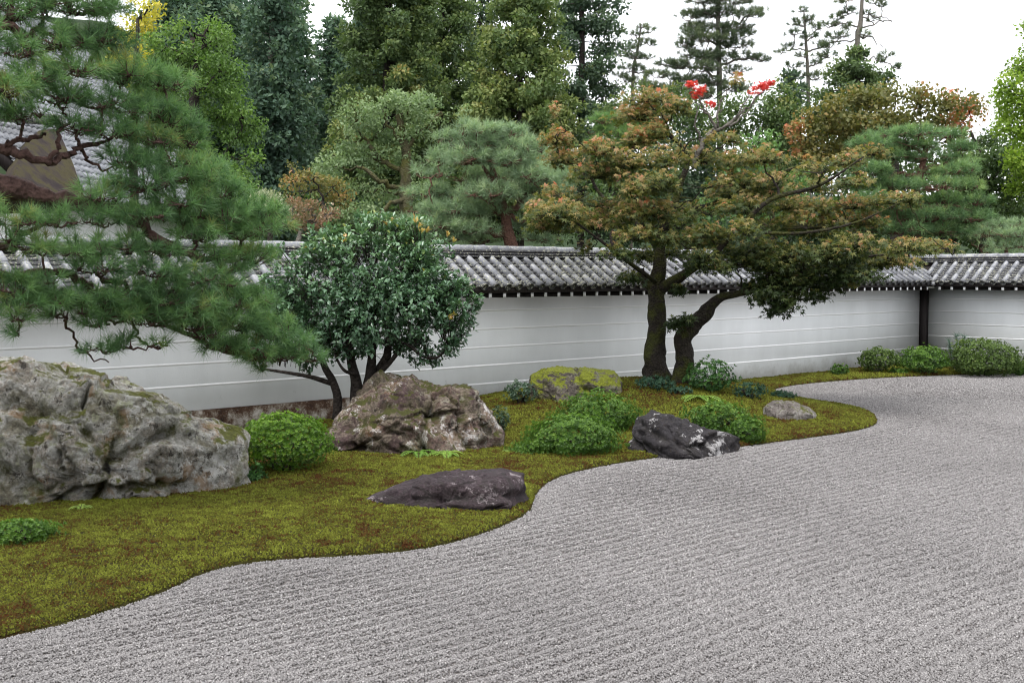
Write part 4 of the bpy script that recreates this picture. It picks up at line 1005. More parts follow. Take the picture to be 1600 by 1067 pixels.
def azalea(label, x0, x1, ytop, ybase, Y, lm, seed, L=0.05, dens=1.0, flat=0.6, lump=0.14, name='azalea', cat='shrub', group=SB, stems=7, skirt=0.25, per=7, wid=0.40, up=0.85, holes=0.06, bark=None):
    c0 = P((x0 + x1) / 2, ybase, Y); g = ground_z(c0); k = Y / F
    base = np.array([c0[0], c0[1], g]); rx = (x1 - x0) / 2 * k; top = P((x0 + x1) / 2, ytop, Y)[2]; h = max(top - g, 0.1)
    t = thing(name, label, cat, base, group)
    zc = h * skirt + (h - h * skirt) * 0.30; rz = h - zc
    lv = Leaves(); W = Wood()
    L = L * 0.72; n = int(dens * (rx * rx * 6.3 + rx * h * 5) / (L * L) * 0.42) + 20
    for sh, frac, dk in ((1.0, 1.0, 0.02), (0.87, 0.7, -0.16), (0.70, 0.4, -0.22)):  # inner layers toned darker: shade between the tufts put into the leaf colour
        m_ = int(n * frac); d = rdir(m_)
        r = np.column_stack([np.full(m_, rx), np.full(m_, rx * 0.9), np.where(d[:, 2] > 0, rz, zc - h * skirt * 0.35)])
        dd = np.sign(d) * np.abs(d) ** np.array([1.0, 1.0, flat + 0.35]); 
        lum = 1 + lump * 1.3 * fbm(d * 2.6 + seed, 3, seed) + lump * 0.9 * fbm(d * 6 + seed, 2, seed + 3) + 0.05 * rng.normal(size=m_)
        q = dd * r * (sh * lum)[:, None] + [0, 0, zc]
        if holes: 
            kk = fbm(q / rx * 3 + seed, 3, seed + 8) > holes - 0.75 + 0.2 * (q[:, 2] < zc); q = q[kk]; d = d[kk]; m_ = len(q); 
        kk = (q[:, 2] > zc * 0.75) | (rng.random(len(q)) < 0.45 if skirt >= 0.1 else True); q = q[kk]; d = d[kk]; m_ = len(q)
        if skirt >= 0.1: q[:, :2] *= (1 - 0.22 * np.clip((zc * 0.9 - q[:, 2]) / zc, 0, 1))[:, None]
        nr = unit(d / r[0].mean() + [0, 0, 0.15])
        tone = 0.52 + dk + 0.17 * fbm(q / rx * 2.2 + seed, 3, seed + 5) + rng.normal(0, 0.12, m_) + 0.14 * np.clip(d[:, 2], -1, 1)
        ang = rng.random(m_) * 6.283; u = unit(np.cross(nr, [0.2, 0.3, 0.93])); v = np.cross(nr, u)
        for j in range(per):
            a = ang + j * 6.283 / per; f = u * np.cos(a)[:, None] + v * np.sin(a)[:, None]
            dj = unit(nr * up + f + rdir(m_) * 0.25)
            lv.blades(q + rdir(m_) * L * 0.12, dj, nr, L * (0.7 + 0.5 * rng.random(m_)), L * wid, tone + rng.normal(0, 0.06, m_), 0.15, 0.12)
    for j in range(stems):
        a = j * 6.283 / stems + rng.random(); e = np.array([math.cos(a) * rx * 0.6, math.sin(a) * rx * 0.55, zc + rz * 0.1 * rng.random()])
        W.limb([[math.cos(a) * rx * 0.12, math.sin(a) * rx * 0.12, -0.05], e * [0.5, 0.5, 0.45], e], [0.012 + 0.01 * rx, 0.010, 0.006], n=5, wob=0.015)
        for _ in range(4): W.mb.rods([e * (0.6 + 0.3 * rng.random())], [np.array([e[0], e[1], zc]) * 1.0 + rdir(1)[0] * [rx * .5, rx * .5, rz * .6]], 0.004, 0.002)
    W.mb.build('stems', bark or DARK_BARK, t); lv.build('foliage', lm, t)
    return t


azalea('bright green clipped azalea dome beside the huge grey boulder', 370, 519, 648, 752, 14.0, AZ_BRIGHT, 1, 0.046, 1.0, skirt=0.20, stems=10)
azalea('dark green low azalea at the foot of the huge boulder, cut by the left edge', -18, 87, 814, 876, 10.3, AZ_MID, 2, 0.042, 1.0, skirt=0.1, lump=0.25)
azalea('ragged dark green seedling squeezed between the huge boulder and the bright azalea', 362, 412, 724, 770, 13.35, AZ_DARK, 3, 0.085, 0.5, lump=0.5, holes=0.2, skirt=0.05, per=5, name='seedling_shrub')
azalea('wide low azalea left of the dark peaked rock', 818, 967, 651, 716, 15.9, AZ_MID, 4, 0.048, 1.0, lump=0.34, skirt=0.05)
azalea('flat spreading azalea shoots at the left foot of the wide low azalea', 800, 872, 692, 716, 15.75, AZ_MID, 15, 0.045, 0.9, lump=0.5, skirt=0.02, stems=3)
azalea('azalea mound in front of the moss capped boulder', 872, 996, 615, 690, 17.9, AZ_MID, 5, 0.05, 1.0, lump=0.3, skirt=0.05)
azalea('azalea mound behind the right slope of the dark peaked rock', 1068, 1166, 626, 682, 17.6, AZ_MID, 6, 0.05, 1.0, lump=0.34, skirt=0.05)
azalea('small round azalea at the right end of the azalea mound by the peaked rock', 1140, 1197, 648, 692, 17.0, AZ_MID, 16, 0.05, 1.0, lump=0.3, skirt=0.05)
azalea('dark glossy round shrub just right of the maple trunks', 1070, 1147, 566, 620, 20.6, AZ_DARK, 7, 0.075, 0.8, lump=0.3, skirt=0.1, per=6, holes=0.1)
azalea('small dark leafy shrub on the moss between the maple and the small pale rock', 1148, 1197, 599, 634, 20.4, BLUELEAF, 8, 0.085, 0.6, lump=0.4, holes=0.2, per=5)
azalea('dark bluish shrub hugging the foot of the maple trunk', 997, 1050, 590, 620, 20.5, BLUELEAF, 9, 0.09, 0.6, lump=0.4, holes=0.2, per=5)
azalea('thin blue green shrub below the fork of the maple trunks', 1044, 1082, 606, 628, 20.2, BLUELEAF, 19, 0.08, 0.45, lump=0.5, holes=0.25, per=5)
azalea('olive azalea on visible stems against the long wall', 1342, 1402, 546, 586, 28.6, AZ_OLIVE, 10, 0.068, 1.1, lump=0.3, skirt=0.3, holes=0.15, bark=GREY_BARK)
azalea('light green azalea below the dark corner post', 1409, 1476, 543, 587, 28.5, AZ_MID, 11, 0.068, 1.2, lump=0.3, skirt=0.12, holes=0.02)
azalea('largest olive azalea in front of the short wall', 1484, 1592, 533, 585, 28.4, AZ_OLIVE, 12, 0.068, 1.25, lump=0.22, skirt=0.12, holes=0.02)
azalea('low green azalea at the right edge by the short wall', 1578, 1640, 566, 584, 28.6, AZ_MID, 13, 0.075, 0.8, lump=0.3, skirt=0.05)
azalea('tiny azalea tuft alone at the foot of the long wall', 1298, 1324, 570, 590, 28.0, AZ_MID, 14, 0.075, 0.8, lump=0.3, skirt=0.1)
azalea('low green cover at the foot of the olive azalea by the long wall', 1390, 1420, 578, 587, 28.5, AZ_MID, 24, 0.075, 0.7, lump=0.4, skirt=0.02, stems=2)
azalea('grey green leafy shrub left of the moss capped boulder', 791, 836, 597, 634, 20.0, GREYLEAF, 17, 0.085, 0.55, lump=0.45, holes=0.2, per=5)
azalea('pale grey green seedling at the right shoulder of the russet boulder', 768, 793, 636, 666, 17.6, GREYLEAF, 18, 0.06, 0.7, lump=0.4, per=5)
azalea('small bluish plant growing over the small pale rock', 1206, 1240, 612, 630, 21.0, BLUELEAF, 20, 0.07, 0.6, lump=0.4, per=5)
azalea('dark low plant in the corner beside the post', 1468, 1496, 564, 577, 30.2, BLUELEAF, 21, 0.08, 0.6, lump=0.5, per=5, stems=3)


def spiky(label, px, py0, py1, Y, n, hpx, group=None):
    """young conifer seedlings: upright shoots with whorled needles"""
    c = P(px, py1, Y); c[2] = ground_z(c); t = thing('conifer_seedling', label, 'seedling', c, group); lv = Leaves(); W = Wood(); k = Y / F
    H = P(px, py0, Y)[2] - c[2]
    for i in range(n):
        x = (i - (n - 1) / 2) * 11 * k; hh = H * (1 - 0.25 * abs(i - (n - 1) / 2) / max(n / 2, 1)); tip = np.array([x, rng.normal(0, .1), hh])
        W.limb([[x * 0.4, 0, -0.05], [x * 0.8, tip[1] * .5, hh * 0.5], tip], [0.015, 0.010, 0.006], n=5)
        q = np.array([[x * (0.75 + .25 * f), tip[1] * f, hh * (0.45 + 0.55 * f)] for f in np.linspace(0, 1, 6)])
        lv.needles(q, np.tile([0, 0, 1.0], (6, 1)), 26, 0.17, 0.012, 0.45, 1.1, 0.02)
    W.mb.build('stems', GREY_BARK, t); lv.build('needles', BLUE_N, t); return t


BLUE_N = leaf_mat('bluish_needles', [(0.0, (0.03, 0.055, 0.045)), (1.0, (0.13, 0.19, 0.15))], 0.5, 0.2)
spiky('bluish conifer seedlings poking up behind the largest olive azalea', 1500, 523, 575, 29.4, 4, 30)

FERN_L = leaf_mat('fern_fronds', [(0.0, (0.05, 0.11, 0.02)), (0.6, (0.12, 0.22, 0.035)), (1.0, (0.22, 0.30, 0.06))], 0.5, 0.35)


def fern(label, px, py, Y, Lf, n, tone=0.6, seed=0):
    c = P(px, py, Y); c[2] = ground_z(c); t = thing('fern', label, 'fern', c, 'ferns growing out of the moss'); lv = Leaves(); A = []; B = []
    for i in range(n):
        a = i * 6.283 / n + rng.random() * 0.6; d = np.array([math.cos(a), math.sin(a) - 0.3, 0]); Lr = Lf * (0.7 + 0.5 * rng.random()); s = np.linspace(0, 1, 13)[:, None]
        q = d * s * Lr + np.array([0, 0, 1.0]) * (Lr * (0.75 * s - 0.85 * s * s)) + [0, 0, 0.01]; A.append(q[:-1]); B.append(q[1:])
        tan = unit(np.gradient(q, axis=0)); side = unit(np.cross(tan, [0, 0, 1.0])); up = np.cross(side, tan); wd = (Lr * 0.30 * np.sin(np.clip(s * 3.0 + 0.15, 0, 3.1)))
        for sg in (-1, 1): lv.blades(q, side * sg + tan * 0.45, up, wd[:, 0], 0.030 * Lf / 0.3, tone + rng.normal(0, 0.1), 0.1, 0.1)
    W = Wood(); W.mb.rods(np.concatenate(A), np.concatenate(B), 0.004, 0.003); W.mb.build('stalks', OLIVE_BARK, t); lv.build('fronds', FERN_L, t)


fern('dark arching fern at the foot of the russet boulder', 655, 717, 15.35, 0.26, 6, 0.45)
fern('bright green fern at the foot of the russet boulder', 698, 716, 15.3, 0.24, 9, 0.75)
fern('pale fern on the moss right of the maple trunks', 1096, 622, 19.9, 0.36, 7, 0.6)
fern('small yellowish fern at the foot of the huge boulder', 128, 812, 11.75, 0.13, 7, 0.95)
fern('tiny dark fern at the base of the stained plinth', 317, 664, 16.9, 0.16, 6, 0.2)
fern('bright fern tuft between the low rocks on the moss', 792, 708, 15.7, 0.10, 6, 0.7)

# ------------------------------------------------------------------ trees beyond the wall
BG = 'trees beyond the wall'


def crown_tree(name, label, Y, trunk, limbs, blobs, L, Wd, lm, bark, per=14, crad=0.28, cov=1.0, tone0=0.5, amp=0.2, patch=None, up=0.2, shell=0.4, ry=0.8, droop=0.15, star=False, hang=0.0, group=BG, low=0.8, twig=0.25, cat='tree', fold=0.15, gap=-0.16):
    b0 = P(trunk[0][0], trunk[0][1], Y); b0[2] = -0.3; t = thing(name, label, cat, b0, group); W = Wood()
    p = [b0] + [P(a[0], a[1], Y) for a in trunk]; W.limb(p, [trunk[0][2] * Y / F * .55] + [a[2] * Y / F * .5 for a in trunk], n=9, wob=0.03)
    for l in limbs: W.limb([P(a[0], a[1], Y + (a[3] if len(a) > 3 else 0)) for a in l], [a[2] * Y / F * .5 for a in l], n=6, wob=0.04)
    lv = Leaves(); A = []; B = []; cs = [pad_px(*bl[:4], Y + rng.uniform(-0.6, 0.9), bl[2] * Y / F * ry) for bl in blobs]
    order = np.argsort([np.min(np.linalg.norm(W.np - c, axis=1)) for c, _ in cs])
    for i in order:
        c, r = cs[i]; W.attach(c, 0.02, 0.09, 0.2, 0.15, n=5)
        ap = math.pi * blobs[i][2] * blobs[i][3]; lp = L * Wd * 0.5 * (F / Y) ** 2
        nc = max(4, int(ap / lp * 2.6 * cov / per)); q = ell_points(nc, c, r, shell, low)
        q = q[fbm(q * (1.1 * 36 / Y), 3, 91) > gap]; nc = len(q)
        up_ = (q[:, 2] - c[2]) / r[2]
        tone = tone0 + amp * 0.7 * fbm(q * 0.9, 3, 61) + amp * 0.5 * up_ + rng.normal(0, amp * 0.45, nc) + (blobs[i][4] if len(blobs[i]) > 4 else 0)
        if patch: tone = tone + patch * np.clip(fbm(q * 0.5 + 9, 3, 71) * 3 - 0.1, -0.2, 1)
        qq = np.repeat(q, per, 0) + rdir(nc * per) * [1, 1, 0.75] * crad * rng.random((nc * per, 1)) ** 0.4
        o = unit((qq - c) / r) * 0.5 + rdir(nc * per) * 0.9 + [0, 0, up]; o[:, 2] -= hang
        lo_ = unit(qq - np.repeat(q, per, 0)); nr = unit(lo_ * 0.9 + np.array([0, 0, 0.6]) + rdir(nc * per) * 0.5); k = 0.65 + 0.6 * rng.random(nc * per); tt = np.repeat(tone, per) + rng.normal(0, 0.08, nc * per)
        if star: lv.stars(qq, o, nr, L * k, tt)
        else: lv.blades(qq, o, nr, L * k, Wd * k, tt, fold, droop)
        kk = rng.random(nc) < twig; A.append(np.repeat(c[None], kk.sum(), 0)); B.append(q[kk])
    W.twigs(np.concatenate(A), np.concatenate(B), 0.014, 0.006)
    return finish(t, W, lv, bark, lm)


CEDAR_L = leaf_mat('cedar_sprays', [(0.0, (0.02563, 0.0447, 0.01952)), (0.4, (0.06111, 0.09583, 0.03252)), (0.7, (0.1104, 0.1426, 0.04337)), (0.9, (0.1577, 0.1682, 0.05421)), (1.0, (0.207, 0.1596, 0.05963))], 0.6, 0.25)
FIR_L = leaf_mat('dark_fir_sprays', [(0.0, (0.0162, 0.0288, 0.0198)), (0.4, (0.0342, 0.0594, 0.036)), (0.75, (0.0594, 0.0936, 0.0468)), (1.0, (0.108, 0.1215, 0.0495))], 0.6, 0.25)
FOREST_L = leaf_mat('hazed_forest_sprays', [(0.0, (0.02323, 0.04337, 0.03135)), (0.4, (0.04646, 0.08364, 0.05557)), (0.75, (0.07744, 0.1239, 0.07267)), (1.0, (0.1162, 0.1471, 0.07124))], 0.65, 0.25)  # lightened and bluish: haze over the distant forest put into the leaf colour


def conifer(label, px, Y, ytop, ybot, hw_bot, hw_top, lm, seed, n=420, per=46, crad=0.5, tone0=0.45, amp=0.22, L=0.17, Wd=0.10, bark=DARK_BARK, name='cedar_tree', ragged=0.3, hang=0.0, layer=0.0, lean=0, upd=0.5, trunk_w=13, bare=0):
    """tall conifer; outline half widths in photo pixels at the lowest visible height and at the top"""
    k = Y / F; b0 = P(px, 427, Y); b0[2] = -0.3 + max(float(hill_z(np.array([[b0[0], Y]]))[0]), 0) * (Y > 74)
    zt, zb = P(px, ytop, Y)[2], P(px, ybot, Y)[2]; t = thing(name, label, 'tree', b0, BG); W = Wood(); pr = np.random.default_rng(seed)
    W.limb([b0, [b0[0] + lean * .5, Y, (zt + zb) / 2], [b0[0] + lean, Y, zt]], [trunk_w * k * .5, trunk_w * k * .36, 0.03], n=8, wob=0.03)
    H = zt - zb; zz = zb - 1.5; c = []; cr = []; tips = []; axs = []
    while zz < zt - 0.25:
        f = max((zz - zb) / H, 0.0); R0 = max((hw_bot + (hw_top - hw_bot) * f) * k * min(1.0, (zt - zz) / (0.22 * H)) ** 0.8, 0.2)
        nb = max(4, int(round(4 + 2.2 * R0))); a0 = pr.random() * 6.283
        for i in range(nb):
            if pr.random() < 0.12: continue
            az = a0 + i * 6.283 / nb + pr.normal(0, 0.25); Rb = R0 * (1.12 - ragged * pr.random() ** 1.3 * 1.2); dz = pr.normal(0, 0.16)
            cx_ = b0[0] + lean * (zz - b0[2]) / (zt - b0[2]); d_ = np.array([math.cos(az), math.sin(az), 0.0]); tip = np.array([cx_, Y, zz + dz]) + d_ * Rb + [0, 0, (0.10 if not hang else -0.25) * Rb]
            tips.append(tip); axs.append([cx_, Y, zz + dz + 0.12 * Rb])
            m_ = max(2, int(Rb / (crad * 0.78)) + 1)
            for g in np.linspace(1.0, 0.38, m_):
                c.append(np.array([cx_, Y, zz + dz]) + d_ * Rb * g + [0, 0, 0.10 * Rb * g * g - 0.05 * Rb] + pr.normal(0, 0.10, 3)); cr.append(crad * (0.62 + 0.45 * pr.random()) * (1.05 - 0.35 * abs(g - 0.75)))
        zz += (layer or 0.62) * (0.75 + 0.5 * pr.random()) * (0.7 + 0.3 * min(R0, 1.5) / 1.5)
    c = np.array(c); cr = np.array(cr); n = len(c); rr = np.ones(n); Rz = np.ones(n); out = unit((c - [b0[0], Y, 0]) * [1, 1, 0])
    tone = tone0 + pr.normal(0, amp * 0.55, n) + amp * fbm(c * 0.35, 3, seed) + 0.06 * (rr / Rz - 0.6)
    lv = Leaves(); m_ = n * per; qq = np.repeat(c, per, 0) + rdir(m_) * [1, 1, 0.8] * (rng.random((m_, 1)) ** 0.25) * np.repeat(cr[:, None], per, 0)
    loc = unit(qq - np.repeat(c, per, 0))
    o = unit(loc * 0.55 + rdir(m_) * 0.8 + [0, 0, upd * 0.3 - hang]); nr = unit(loc + np.array([0, 0, 0.35]) + rdir(m_) * 0.45); kk = 0.6 + 0.7 * rng.random(m_)
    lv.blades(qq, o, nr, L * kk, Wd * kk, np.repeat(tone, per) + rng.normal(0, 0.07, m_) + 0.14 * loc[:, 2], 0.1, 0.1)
    W.twigs(np.array(axs), np.array(tips), 0.035, 0.012); ax = np.array(axs)
    if bare:
        j = pr.integers(0, len(axs), bare); W.twigs(ax[j], np.array(tips)[j] * [1, 1, 1] + rdir(bare) * 0.9, 0.03, 0.012)
    return finish(t, W, lv, bark, lm)


conifer('tall green cedar rising left of centre behind the grey green tree', 600, 50, -120, 230, 88, 48, CEDAR_L, 1, 0, 90, 0.46, 0.42, lean=0.4)
conifer('brownish green cedar standing just right of the tallest green cedar', 692, 54, -60, 230, 66, 40, CEDAR_L, 2, 0, 80, 0.46, 0.44, amp=0.26)
conifer('broad yellowish cedar above the round grey pine', 812, 47, -70, 260, 98, 36, CEDAR_L, 3, 0, 90, 0.46, 0.60, amp=0.22)
conifer('dark green cedar filling the gap behind the yellowish cedar', 752, 58, -40, 220, 46, 24, FIR_L, 4, 0, 70, 0.5, 0.55)
conifer('dark open fir with a visible trunk right of the yellowish cedar', 908, 54, -80, 235, 66, 52, FIR_L, 5, 0, 80, 0.44, 0.5, layer=0.95, name='fir_tree', ragged=0.5, upd=0.2)
for i, (px, yt, yb, hw, ht, Y, lab) in enumerate([
        (262, -40, 330, 60, 45, 62, 'dark forest conifer behind the yellow tree'), (345, -70, 330, 56, 46, 66, 'dark forest conifer rising behind the bright green cypress'),
        (418, -55, 330, 52, 42, 60, 'dark bluish forest conifer between the cypress and the tall cedar'), (470, -25, 330, 46, 36, 64, 'dark forest conifer whose crown top meets the white sky gap'),
        (512, 30, 330, 40, 26, 68, 'shorter dark forest conifer just left of the tallest green cedar'), (385, -30, 330, 60, 50, 78, 'farthest dark forest conifer showing between two bluish ones'), (560, 20, 330, 60, 40, 80, 'farthest dark forest conifer closing the gap left of the tallest green cedar'), (655, -20, 330, 60, 44, 70, 'dark forest conifer between the two left cedars'), (300, -60, 330, 60, 50, 80, 'farthest dark forest conifer above the yellow tree'), (545, 70, 330, 40, 24, 72, 'dark forest conifer half hidden by the tallest green cedar')]):
    conifer(lab, px, Y, yt, yb, hw, ht, FOREST_L, 40 + i, 0, 42, 0.62, 0.52 - 0.04 * (i % 3), 0.26, 0.28, 0.155, GREY_BARK, 'forest_conifer', 0.45, 0.0, 0, 0.5 * (-1) ** i, 0.25, 12, bare=26)

# broadleaf and maple crowns
OSMAN_L = leaf_mat('grey_green_foliage', [(0.0, (0.04704, 0.0747, 0.03588)), (0.4, (0.09996, 0.1481, 0.069)), (0.7, (0.1646, 0.219, 0.1104)), (1.0, (0.2822, 0.3349, 0.1932))], 0.5, 0.3)
crown_tree('broadleaf_tree', 'pale grey green broadleaf tree with a mossy forked trunk above the camellia', 36, [(636, 380, 22), (634, 310, 20), (630, 240, 15), (622, 180, 10)],
           [[(632, 300, 9), (600, 285, 8, -.6), (565, 262, 5, -.8)], [(630, 265, 9), (590, 245, 7), (560, 205, 4)], [(630, 240, 7), (660, 205, 5), (690, 175, 3)], [(633, 310, 8), (612, 318, 7, -.8), (585, 345, 5, -1)], [(628, 225, 6), (605, 190, 4), (600, 165, 2)]],
           [(560, 185, 42, 24), (604, 160, 42, 18), (648, 165, 46, 20), (692, 180, 40, 24), (535, 225, 40, 26), (590, 205, 44, 24), (650, 205, 40, 24), (705, 215, 28, 24), (530, 262, 40, 18), (585, 250, 44, 22), (662, 255, 36, 22),
            (545, 300, 46, 16), (600, 300, 40, 18), (500, 280, 24, 14), (664, 300, 26, 22), (515, 330, 40, 16), (580, 335, 46, 16), (640, 335, 36, 16)], 0.125, 0.06, OSMAN_L, OLIVE_BARK, 34, 0.30, 1.0, 0.52, 0.26)
HINOKI_L = leaf_mat('bright_cypress_fans', [(0.0, (0.0228, 0.04549, 0.01313)), (0.4, (0.05168, 0.09855, 0.02134)), (0.7, (0.095, 0.163, 0.03448)), (0.93, (0.152, 0.2047, 0.04925)), (1.0, (0.2128, 0.1061, 0.04104))], 0.5, 0.3)
crown_tree('cypress_tree', 'bright green cypress with drooping fans right of the temple roof', 25, [(300, 440, 30), (305, 250, 22), (300, 60, 8)], [],
           [(296, 52, 40, 18), (255, 78, 44, 20), (325, 72, 36, 18), (280, 105, 56, 22), (345, 100, 26, 16), (250, 130, 40, 22), (320, 140, 50, 22), (355, 140, 22, 14), (280, 175, 56, 22), (345, 180, 48, 22), (375, 172, 24, 14), (310, 215, 60, 22),
            (375, 215, 30, 18), (340, 250, 56, 22), (388, 246, 22, 16), (290, 260, 50, 22), (330, 40, 30, 14), (360, 115, 22, 14), (385, 195, 22, 14), (370, 265, 34, 18), (395, 305, 22, 16), (365, 345, 44, 14), (350, 60, 16, 12), (300, 85, 50, 18), (350, 285, 50, 20), (392, 282, 22, 16), (320, 320, 56, 22), (382, 318, 36, 16), (400, 340, 28, 12), (250, 200, 40, 30)],
           0.085, 0.045, HINOKI_L, DARK_BARK, 70, 0.27, 1.15, 0.50, 0.24, None, -0.1, 0.4, 0.8, 0.3, hang=0.15)
YEL_L = leaf_mat('yellow_leaves', [(0.0, (0.12, 0.1275, 0.0225)), (0.5, (0.3, 0.27, 0.0375)), (1.0, (0.465, 0.39, 0.06))], 0.5, 0.4)
crown_tree('yellow_tree', 'yellow autumn tree peeking out behind the foreground pine', 33, [(205, 440, 18), (210, 200, 12), (215, 30, 5)], [], [(222, 28, 28, 26), (238, 5, 18, 18), (200, 60, 26, 26), (218, 85, 24, 26), (190, 105, 20, 26), (215, 130, 20, 24)],
           0.13, 0.075, YEL_L, DARK_BARK, 10, 0.25, 0.8, 0.55, 0.25)
AUT_L = leaf_mat('autumn_maple_foliage', gain=1.9, stops=[(0.0, (0.03312, 0.03974, 0.0149)), (0.35, (0.07038, 0.07452, 0.02318)), (0.6, (0.1283, 0.1076, 0.03312)), (0.8, (0.2153, 0.1035, 0.04554)), (1.0, (0.2732, 0.09936, 0.05382))])
crown_tree('autumn_maple', 'wide rusty maple crown behind the right hand pine', 43, [(1400, 430, 20), (1395, 260, 16), (1390, 180, 8)], [],
           [(1290, 180, 44, 24), (1345, 155, 48, 22), (1400, 150, 44, 20), (1452, 160, 46, 22), (1500, 168, 34, 18), (1525, 165, 14, 12), (1262, 205, 28, 24), (1320, 205, 50, 24), (1385, 192, 50, 24), (1450, 192, 50, 22), (1505, 192, 30, 18),
            (1275, 235, 36, 20), (1330, 235, 44, 18), (1400, 225, 50, 18), (1495, 222, 30, 16), (1300, 255, 40, 16)], 0.15, 0.12, AUT_L, DARK_BARK, 34, 0.42, 1.5, 0.48, 0.18, 0.48, gap=-0.4)
GREEN_L = leaf_mat('deep_green_foliage', [(0.0, (0.0184, 0.0345, 0.0138)), (0.4, (0.0414, 0.0713, 0.023)), (0.75, (0.07475, 0.115, 0.0345)), (1.0, (0.1725, 0.1725, 0.0575))], 0.5, 0.25)
LIGHT_L = leaf_mat('light_green_foliage', [(0.0, (0.040, 0.080, 0.030)), (0.5, (0.090, 0.165, 0.055)), (1.0, (0.18, 0.26, 0.09))], 0.5, 0.3)
crown_tree('broadleaf_tree', 'dark broadleaf tree between the right hand pine and the yellow green tree', 41, [(1540, 430, 20), (1545, 280, 12)], [[(1545, 290, 8), (1525, 230, 5), (1515, 205, 3)], [(1545, 285, 8), (1590, 230, 5)]],
           [(1530, 220, 30, 16), (1560, 250, 36, 24), (1520, 262, 34, 24), (1585, 285, 34, 26), (1540, 300, 44, 26), (1500, 310, 36, 30), (1570, 330, 50, 24), (1520, 350, 44, 24), (1500, 250, 24, 24)], 0.14, 0.085, GREEN_L, DARK_BARK, 30, 0.36, 1.3, 0.47, 0.24, gap=-0.45)
GINK_L = leaf_mat('yellow_green_foliage', [(0.0, (0.056, 0.096, 0.0144)), (0.5, (0.128, 0.2, 0.024)), (1.0, (0.256, 0.304, 0.048))], 0.5, 0.4)
crown_tree('ginkgo_tree', 'yellow green tree cut by the right edge of the view', 39, [(1625, 430, 20), (1622, 250, 14), (1618, 40, 5)], [],
           [(1612, 60, 22, 30), (1598, 105, 28, 26), (1628, 110, 34, 34), (1580, 135, 24, 20), (1600, 165, 36, 26), (1566, 185, 18, 14), (1590, 205, 32, 24), (1635, 190, 40, 40), (1598, 245, 30, 24), (1560, 152, 12, 12), (1598, 290, 26, 22), (1640, 260, 40, 40)],
           0.12, 0.085, GINK_L, DARK_BARK, 26, 0.34, 1.7, 0.5, 0.24, gap=-0.45)
crown_tree('broadleaf_tree', 'mid green tree filling the space behind the pale bare maple branches', 46, [(1185, 430, 16), (1185, 250, 10)], [],
           [(1150, 175, 36, 26), (1195, 170, 36, 26), (1225, 150, 20, 24), (1120, 205, 40, 26), (1175, 215, 46, 28), (1220, 205, 34, 32), (1090, 240, 40, 26), (1150, 255, 46, 26), (1210, 255, 40, 30), (1080, 185, 30, 26), (1060, 150, 24, 14), (1030, 160, 30, 20), (1000, 150, 24, 16), (1000, 185, 44, 26), (1050, 180, 44, 26), (960, 180, 34, 26), (1215, 175, 34, 26)],
           0.15, 0.09, GREEN_L, DARK_BARK, 30, 0.42, 1.1, 0.58, 0.24, gap=-0.45)
crown_tree('broadleaf_tree', 'light green bushy tree showing through the right half of the near maple', 35, [(1205, 430, 14), (1205, 330, 9)], [],
           [(1180, 230, 30, 26), (1200, 285, 50, 34), (1150, 310, 44, 30), (1255, 300, 34, 30), (1210, 345, 60, 30), (1290, 340, 40, 34), (1110, 340, 40, 30), (1165, 262, 34, 20)], 0.13, 0.08, LIGHT_L, DARK_BARK, 28, 0.34, 1.0, 0.40, 0.24)
crown_tree('broadleaf_tree', 'dark bush filling the gap behind the left half of the near maple', 34, [(960, 430, 14), (960, 330, 9)], [],
           [(900, 265, 44, 30), (955, 290, 50, 34), (1010, 300, 50, 34), (920, 330, 50, 30), (985, 345, 54, 28), (1050, 340, 46, 30), (880, 360, 40, 24), (1050, 270, 46, 34), (870, 235, 26, 24)], 0.14, 0.08, GREEN_L, DARK_BARK, 14, 0.3, 0.9, 0.5, 0.24)
crown_tree('autumn_maple', 'tan and orange young maple above the long wall beside the camellia', 31, [(510, 430, 9), (505, 320, 6)], [], [(452, 284, 28, 8, 0.15), (492, 276, 30, 9, 0.1), (520, 292, 34, 12), (470, 300, 34, 9), (540, 312, 30, 12, -0.1), (500, 318, 40, 12, -0.1), (455, 262, 16, 4)],
           0.085, 0.06, AUT_L, DARK_BARK, 24, 0.2, 1.0, 0.46, 0.2, 0.1, ry=1.0)
WHITE_L = leaf_mat('pale_twiggy_foliage', [(0.0, (0.10, 0.11, 0.07)), (0.5, (0.24, 0.25, 0.18)), (1.0, (0.45, 0.45, 0.36))], 0.6, 0.3)
crown_tree('pale_shrub', 'pale whitish clipped shrub above the wall between the pine tips and the camellia', 24, [(425, 420, 10), (425, 345, 6)], [], [(420, 308, 22, 9), (440, 312, 18, 8), (408, 322, 16, 8), (432, 326, 26, 9)], 0.07, 0.02, WHITE_L, DARK_BARK, 14, 0.14, 1.0, 0.5, 0.25, up=0.6, cat='shrub')
RUST_L = leaf_mat('rusty_shrub_foliage', [(0.0, (0.07, 0.06, 0.03)), (0.4, (0.13, 0.10, 0.06)), (0.7, (0.18, 0.09, 0.055)), (1.0, (0.36, 0.32, 0.24))], 0.6, 0.3)
crown_tree('rusty_shrub', 'rusty red twiggy shrub behind the top of the camellia', 23, [(470, 420, 10), (470, 360, 6)], [], [(460, 322, 20, 11), (485, 328, 26, 11), (455, 345, 24, 14), (490, 350, 30, 16), (515, 335, 16, 10)], 0.065, 0.028, RUST_L, GREY_BARK, 14, 0.14, 1.0, 0.5, 0.3, up=0.5, cat='shrub')

